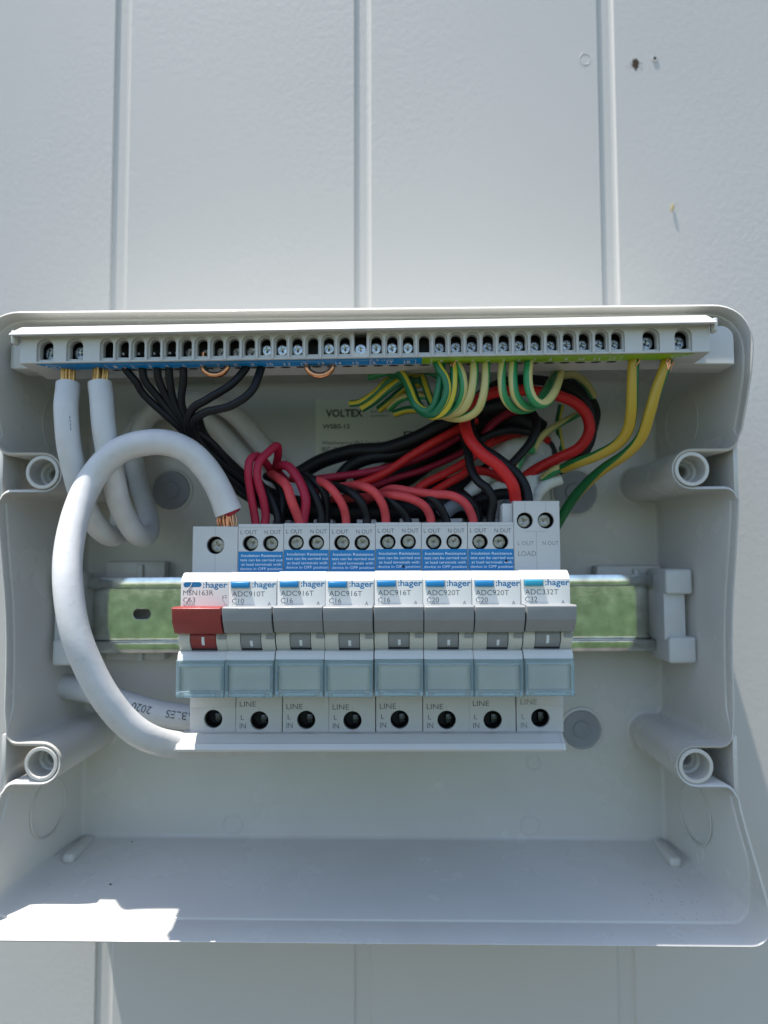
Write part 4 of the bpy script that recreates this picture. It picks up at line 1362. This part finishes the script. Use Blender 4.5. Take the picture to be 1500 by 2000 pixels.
blacks = [
 ([(540, 1030, 283), (543, 1010, 283), (530, 975, 284), (512, 950, 288), (500, 935, 296)], 'black wire entering the C10 breaker'),
 ([(547, 1030, 286), (550, 1005, 286), (552, 970, 288), (540, 940, 292), (520, 930, 300)], 'second black wire standing behind the C10 breaker top'),
 ([(625, 1030, 283), (628, 1008, 283), (618, 975, 283), (600, 945, 285), (580, 930, 292)], 'black wire entering the first C16 breaker'),
 ([(636, 1030, 287), (638, 1000, 287), (634, 965, 286), (615, 940, 287), (590, 925, 292)], 'black wire arching behind the first C16 breaker'),
 ([(716, 1030, 282), (716, 1010, 282), (706, 982, 281), (685, 962, 283), (655, 950, 290), (620, 945, 298)], 'black wire entering the middle C16 breaker'),
 ([(798, 1030, 283), (794, 1012, 283), (778, 990, 282), (758, 975, 284), (735, 970, 290), (700, 960, 300)], 'black wire entering the last C16 breaker'),
 ([(874, 1030, 282), (870, 1012, 282), (855, 985, 281), (835, 968, 282), (808, 960, 286), (780, 965, 294), (750, 975, 300)], 'black wire entering the first C20 breaker'),
 ([(930, 1030, 290), (935, 1010, 290), (925, 985, 290), (905, 968, 292), (880, 962, 298)], 'black wire arching behind the second C20 breaker'),
 ([(958, 1030, 282), (959, 1008, 282), (963, 980, 281), (953, 956, 281), (932, 938, 283), (920, 915, 286), (914, 885, 290), (905, 850, 298)], 'black wire entering the second C20 breaker'),
 ([(990, 915, 288), (1010, 895, 290), (1035, 865, 292), (1048, 835, 295), (1042, 810, 300), (1020, 800, 306)], 'black wire looping up right of the big red cable'),
 ([(930, 865, 300), (960, 848, 300), (1000, 840, 302), (1040, 846, 306)], 'black wire crossing above the printed sleeve'),
 ([(1050, 850, 322), (1075, 870, 322), (1082, 900, 322), (1070, 930, 322)], 'short black wire behind the end of the red cable'),
 ([(930, 978, 300), (980, 965, 300), (1030, 968, 300)], 'short black wire lying flat behind the C32 breaker'),
 ([(1095, 735, 330), (1140, 760, 330), (1165, 800, 330), (1160, 840, 330)], 'dark wire arching outside the red cable'),
]
for i, (pts, lb) in enumerate(blacks): wire('black_wire', pts, 1.75 if i != 12 else 2.4, M['black'], lb, group=GK)

# earth wires
GG = 'green and yellow earth wires looping below the green strip'
earths = [
 ([(735, 722, 288), (762, 718, 284), (785, 730, 281), (800, 760, 278), (812, 790, 275), (832, 803, 273), (848, 792, 271), (856, 765, 270), (862, 730, 270), (862, 706, 271)], 'gy', 1.55, 0.0015, 0.55, 'earth wire curling under the start of the green strip, frontmost'),
 ([(852, 706, 269), (858, 720, 268), (870, 740, 267), (873, 765, 267), (864, 790, 268), (848, 808, 271), (825, 805, 276), (805, 780, 282), (790, 740, 288), (750, 725, 294)], 'gy', 1.6, 0.002, 0.1, 'earth wire from the first hole of the green strip'),
 ([(886, 708, 270), (887, 740, 268), (884, 770, 268), (872, 798, 269), (852, 812, 272), (835, 808, 278), (815, 785, 286), (800, 740, 292)], 'gy', 1.6, 0.0, 0.62, 'dark earth wire hanging below the number 2'),
 ([(893, 710, 270), (903, 735, 268), (905, 765, 268), (895, 790, 270), (875, 806, 274), (850, 810, 280)], 'gyc', 1.65, 0.001, 0.6, 'cream and green earth wire bulging right below the number 2'),
 ([(926, 706, 270), (925, 740, 268), (918, 775, 268), (905, 798, 270), (882, 808, 274), (850, 812, 280)], 'gyc', 1.7, 0.0025, 0.55, 'pale green earth wire below the number 3'),
 ([(949, 706, 270), (948, 745, 268), (942, 780, 268), (930, 803, 270), (905, 816, 273), (878, 815, 278), (850, 805, 284)], 'gyc', 1.65, 0.0025, 0.6, 'cream earth wire below the number 4'),
 ([(981, 706, 270), (980, 745, 268), (985, 775, 268), (1000, 795, 270), (1022, 801, 274), (1050, 790, 280), (1070, 760, 288), (1085, 725, 296)], 'gyc', 1.6, -0.004, 0.3, 'green earth wire below the number 5'),
 ([(1002, 706, 270), (1002, 745, 267), (1008, 775, 267), (1025, 793, 269), (1045, 790, 274), (1062, 770, 282), (1080, 740, 292), (1095, 720, 298)], 'gyc', 1.75, -0.002, 0.55, 'pale earth wire below the number 6'),
 ([(1033, 706, 269), (1031, 740, 266), (1036, 768, 265), (1048, 786, 265), (1064, 788, 267), (1080, 770, 272), (1090, 745, 280), (1097, 715, 288)], 'gyc', 1.75, -0.001, 0.65, 'cream earth wire below the number 7 forming a wide u'),
 ([(720, 735, 296), (770, 722, 292), (830, 722, 296), (870, 745, 300), (880, 780, 305)], 'gyc', 1.9, 0.003, 0.2, 'blurred pale earth wire running left behind the loops'),
 ([(684, 788, 300), (705, 785, 298), (735, 765, 296), (760, 742, 294), (800, 735, 294), (830, 750, 296)], 'gy', 1.5, 0.002, 0.7, 'upper of the earth wires pointing left over the paper label'),
 ([(706, 797, 300), (730, 782, 298), (760, 758, 295), (790, 740, 293), (830, 740, 294)], 'gy', 2.0, 0.0015, 0.6, 'broad earth wire pointing left over the paper label'),
 ([(740, 800, 306), (765, 780, 303), (795, 755, 300), (830, 748, 298)], 'gy', 1.8, 0.0, 0.2, 'darkest green earth wire above the paper label'),
 ([(760, 798, 304), (780, 780, 300), (810, 772, 297), (845, 775, 295)], 'gyc', 1.7, 0.0, 0.6, 'pale earth wire under the bundle above the paper label'),
 ([(770, 808, 306), (800, 800, 303), (840, 803, 300), (880, 806, 298)], 'gy', 1.7, 0.0, 0.1, 'lowest dark green earth wire of the bundle'),
 ([(825, 735, 288), (833, 760, 285), (842, 785, 282), (850, 800, 280)], 'gy', 1.6, 0.0, 0.55, 'short earth wire inside the green loops'),
 ([(1090, 735, 310), (1120, 732, 312), (1145, 750, 314), (1160, 775, 318)], 'gyc', 1.8, 0.002, 0.4, 'blurred green earth wire arching right behind the cream loop'),
 ([(1040, 880, 300), (1060, 850, 306), (1090, 830, 312), (1130, 808, 318), (1150, 800, 322)], 'gyc', 1.5, 0.003, 0.1, 'green earth wire rising right inside the red cable loop'),
 ([(1003, 925, 294), (1012, 905, 295), (1025, 880, 297), (1040, 880, 300)], 'gyc', 1.7, 0.003, 0.4, 'short green earth wire beside the printed sleeve'),
 ([(1096, 790, 330), (1090, 830, 332), (1098, 880, 334)], 'gy', 1.4, 0.0, 0.5, 'thin dark earth wire upright inside the red loop'),
 ([(1060, 935, 306), (1085, 918, 302), (1112, 912, 300)], 'gyc', 1.9, 0.0, 0.55, 'cream earth wire end meeting the long green one'),
]
for pts, m, r, tw, ph, lb in earths:
    ph = 0.09 + random.uniform(-0.1, 0.1) if m == 'gy' else random.choice((0.06, 0.36)) + random.uniform(-0.06, 0.06)
    wire('earth_wire', pts, r, M[m], lb, group=GG, twist=tw * 3, phase=ph)
wire('earth_cable', [(1239, 700, 270), (1237, 715, 270), (1235, 760, 271), (1233, 805, 273), (1226, 840, 277), (1205, 868, 282), (1165, 890, 288), (1125, 905, 294), (1100, 915, 300)], 2.15, M['gyo'], 'left of two yellow and green earth cables at the right end of the bar', 'cable', 'thick earth cables', twist=0.005, phase=0.02, nseg=24)
wire('earth_cable', [(1303, 700, 271), (1297, 722, 270), (1281, 765, 271), (1268, 810, 273), (1252, 855, 277), (1222, 887, 283), (1180, 915, 292), (1145, 945, 302), (1115, 980, 312), (1085, 1030, 320)], 2.15, M['gyo'], 'right of two yellow and green earth cables, running down to the C32 breaker', 'cable', 'thick earth cables', twist=0.0075, phase=0.02, nseg=24)
for u, v, n_, D in ((1300, 717, 12, 269), (1238, 711, 6, 269.5), (884, 713, 9, 268.5)):
    c_ = P(u, v + 5, D)
    single(strands(c_, (0.35, 0, 1), 1.9 if u > 1000 else 1.2, 4.0, n_, 0.33, 0.8), 'copper_whiskers', M['copper'], {1300: 'loose copper strands above the rightmost earth cable', 1238: 'copper end above the left thick earth cable', 884: 'frayed copper strands below the number 2 of the green strip'}[u], 'wire end', tuple(c_))
# white sleeves and sheaths deep on the right
wire('white_sleeve', [(965, 905, 316), (995, 880, 314), (1030, 868, 316), (1050, 880, 320)], 5.0, M['tag'], 'white printed sleeve glimpsed behind the big red cable', 'sleeve')
wire('white_sleeve', [(915, 965, 308), (940, 940, 308), (965, 925, 310), (985, 930, 314)], 3.2, M['tag'], 'small white sleeve end above the second C20 breaker', 'sleeve')
wire('white_sleeve', [(950, 985, 314), (975, 955, 312), (1010, 945, 312)], 5.5, M['tag'], 'white sheath lying low beside the C32 breaker', 'sleeve')
wire('white_sleeve', [(1070, 860, 330), (1050, 900, 322), (1038, 930, 314), (1030, 975, 312), (1015, 1040, 318)], 6.0, M['tag'], 'white sheath standing behind the C32 breaker, red cable leaving it', 'sleeve')
wire('white_sleeve', [(1095, 935, 306), (1065, 948, 306), (1045, 975, 308), (1035, 1030, 312)], 2.6, M['tag'], 'torn white strip right of the C32 breaker', 'sleeve')
wire('grey_cable', [(860, 1010, 300), (885, 990, 300), (905, 985, 302), (930, 1000, 306)], 3.0, M['plug'], 'grey sheath low between the C20 breakers', 'cable')
tg_ = MB()
c_ = P(985, 958, 300)
wire('grey_cable', [(925, 1030, 316), (955, 1000, 316), (1000, 985, 316), (1040, 1000, 318)], 6.0, M['plug'], 'grey sheath behind the second C20 breaker', 'cable')

# helper properties used while building are removed again
for o in bpy.data.objects:
    if '_b' in o.keys(): del o['_b']
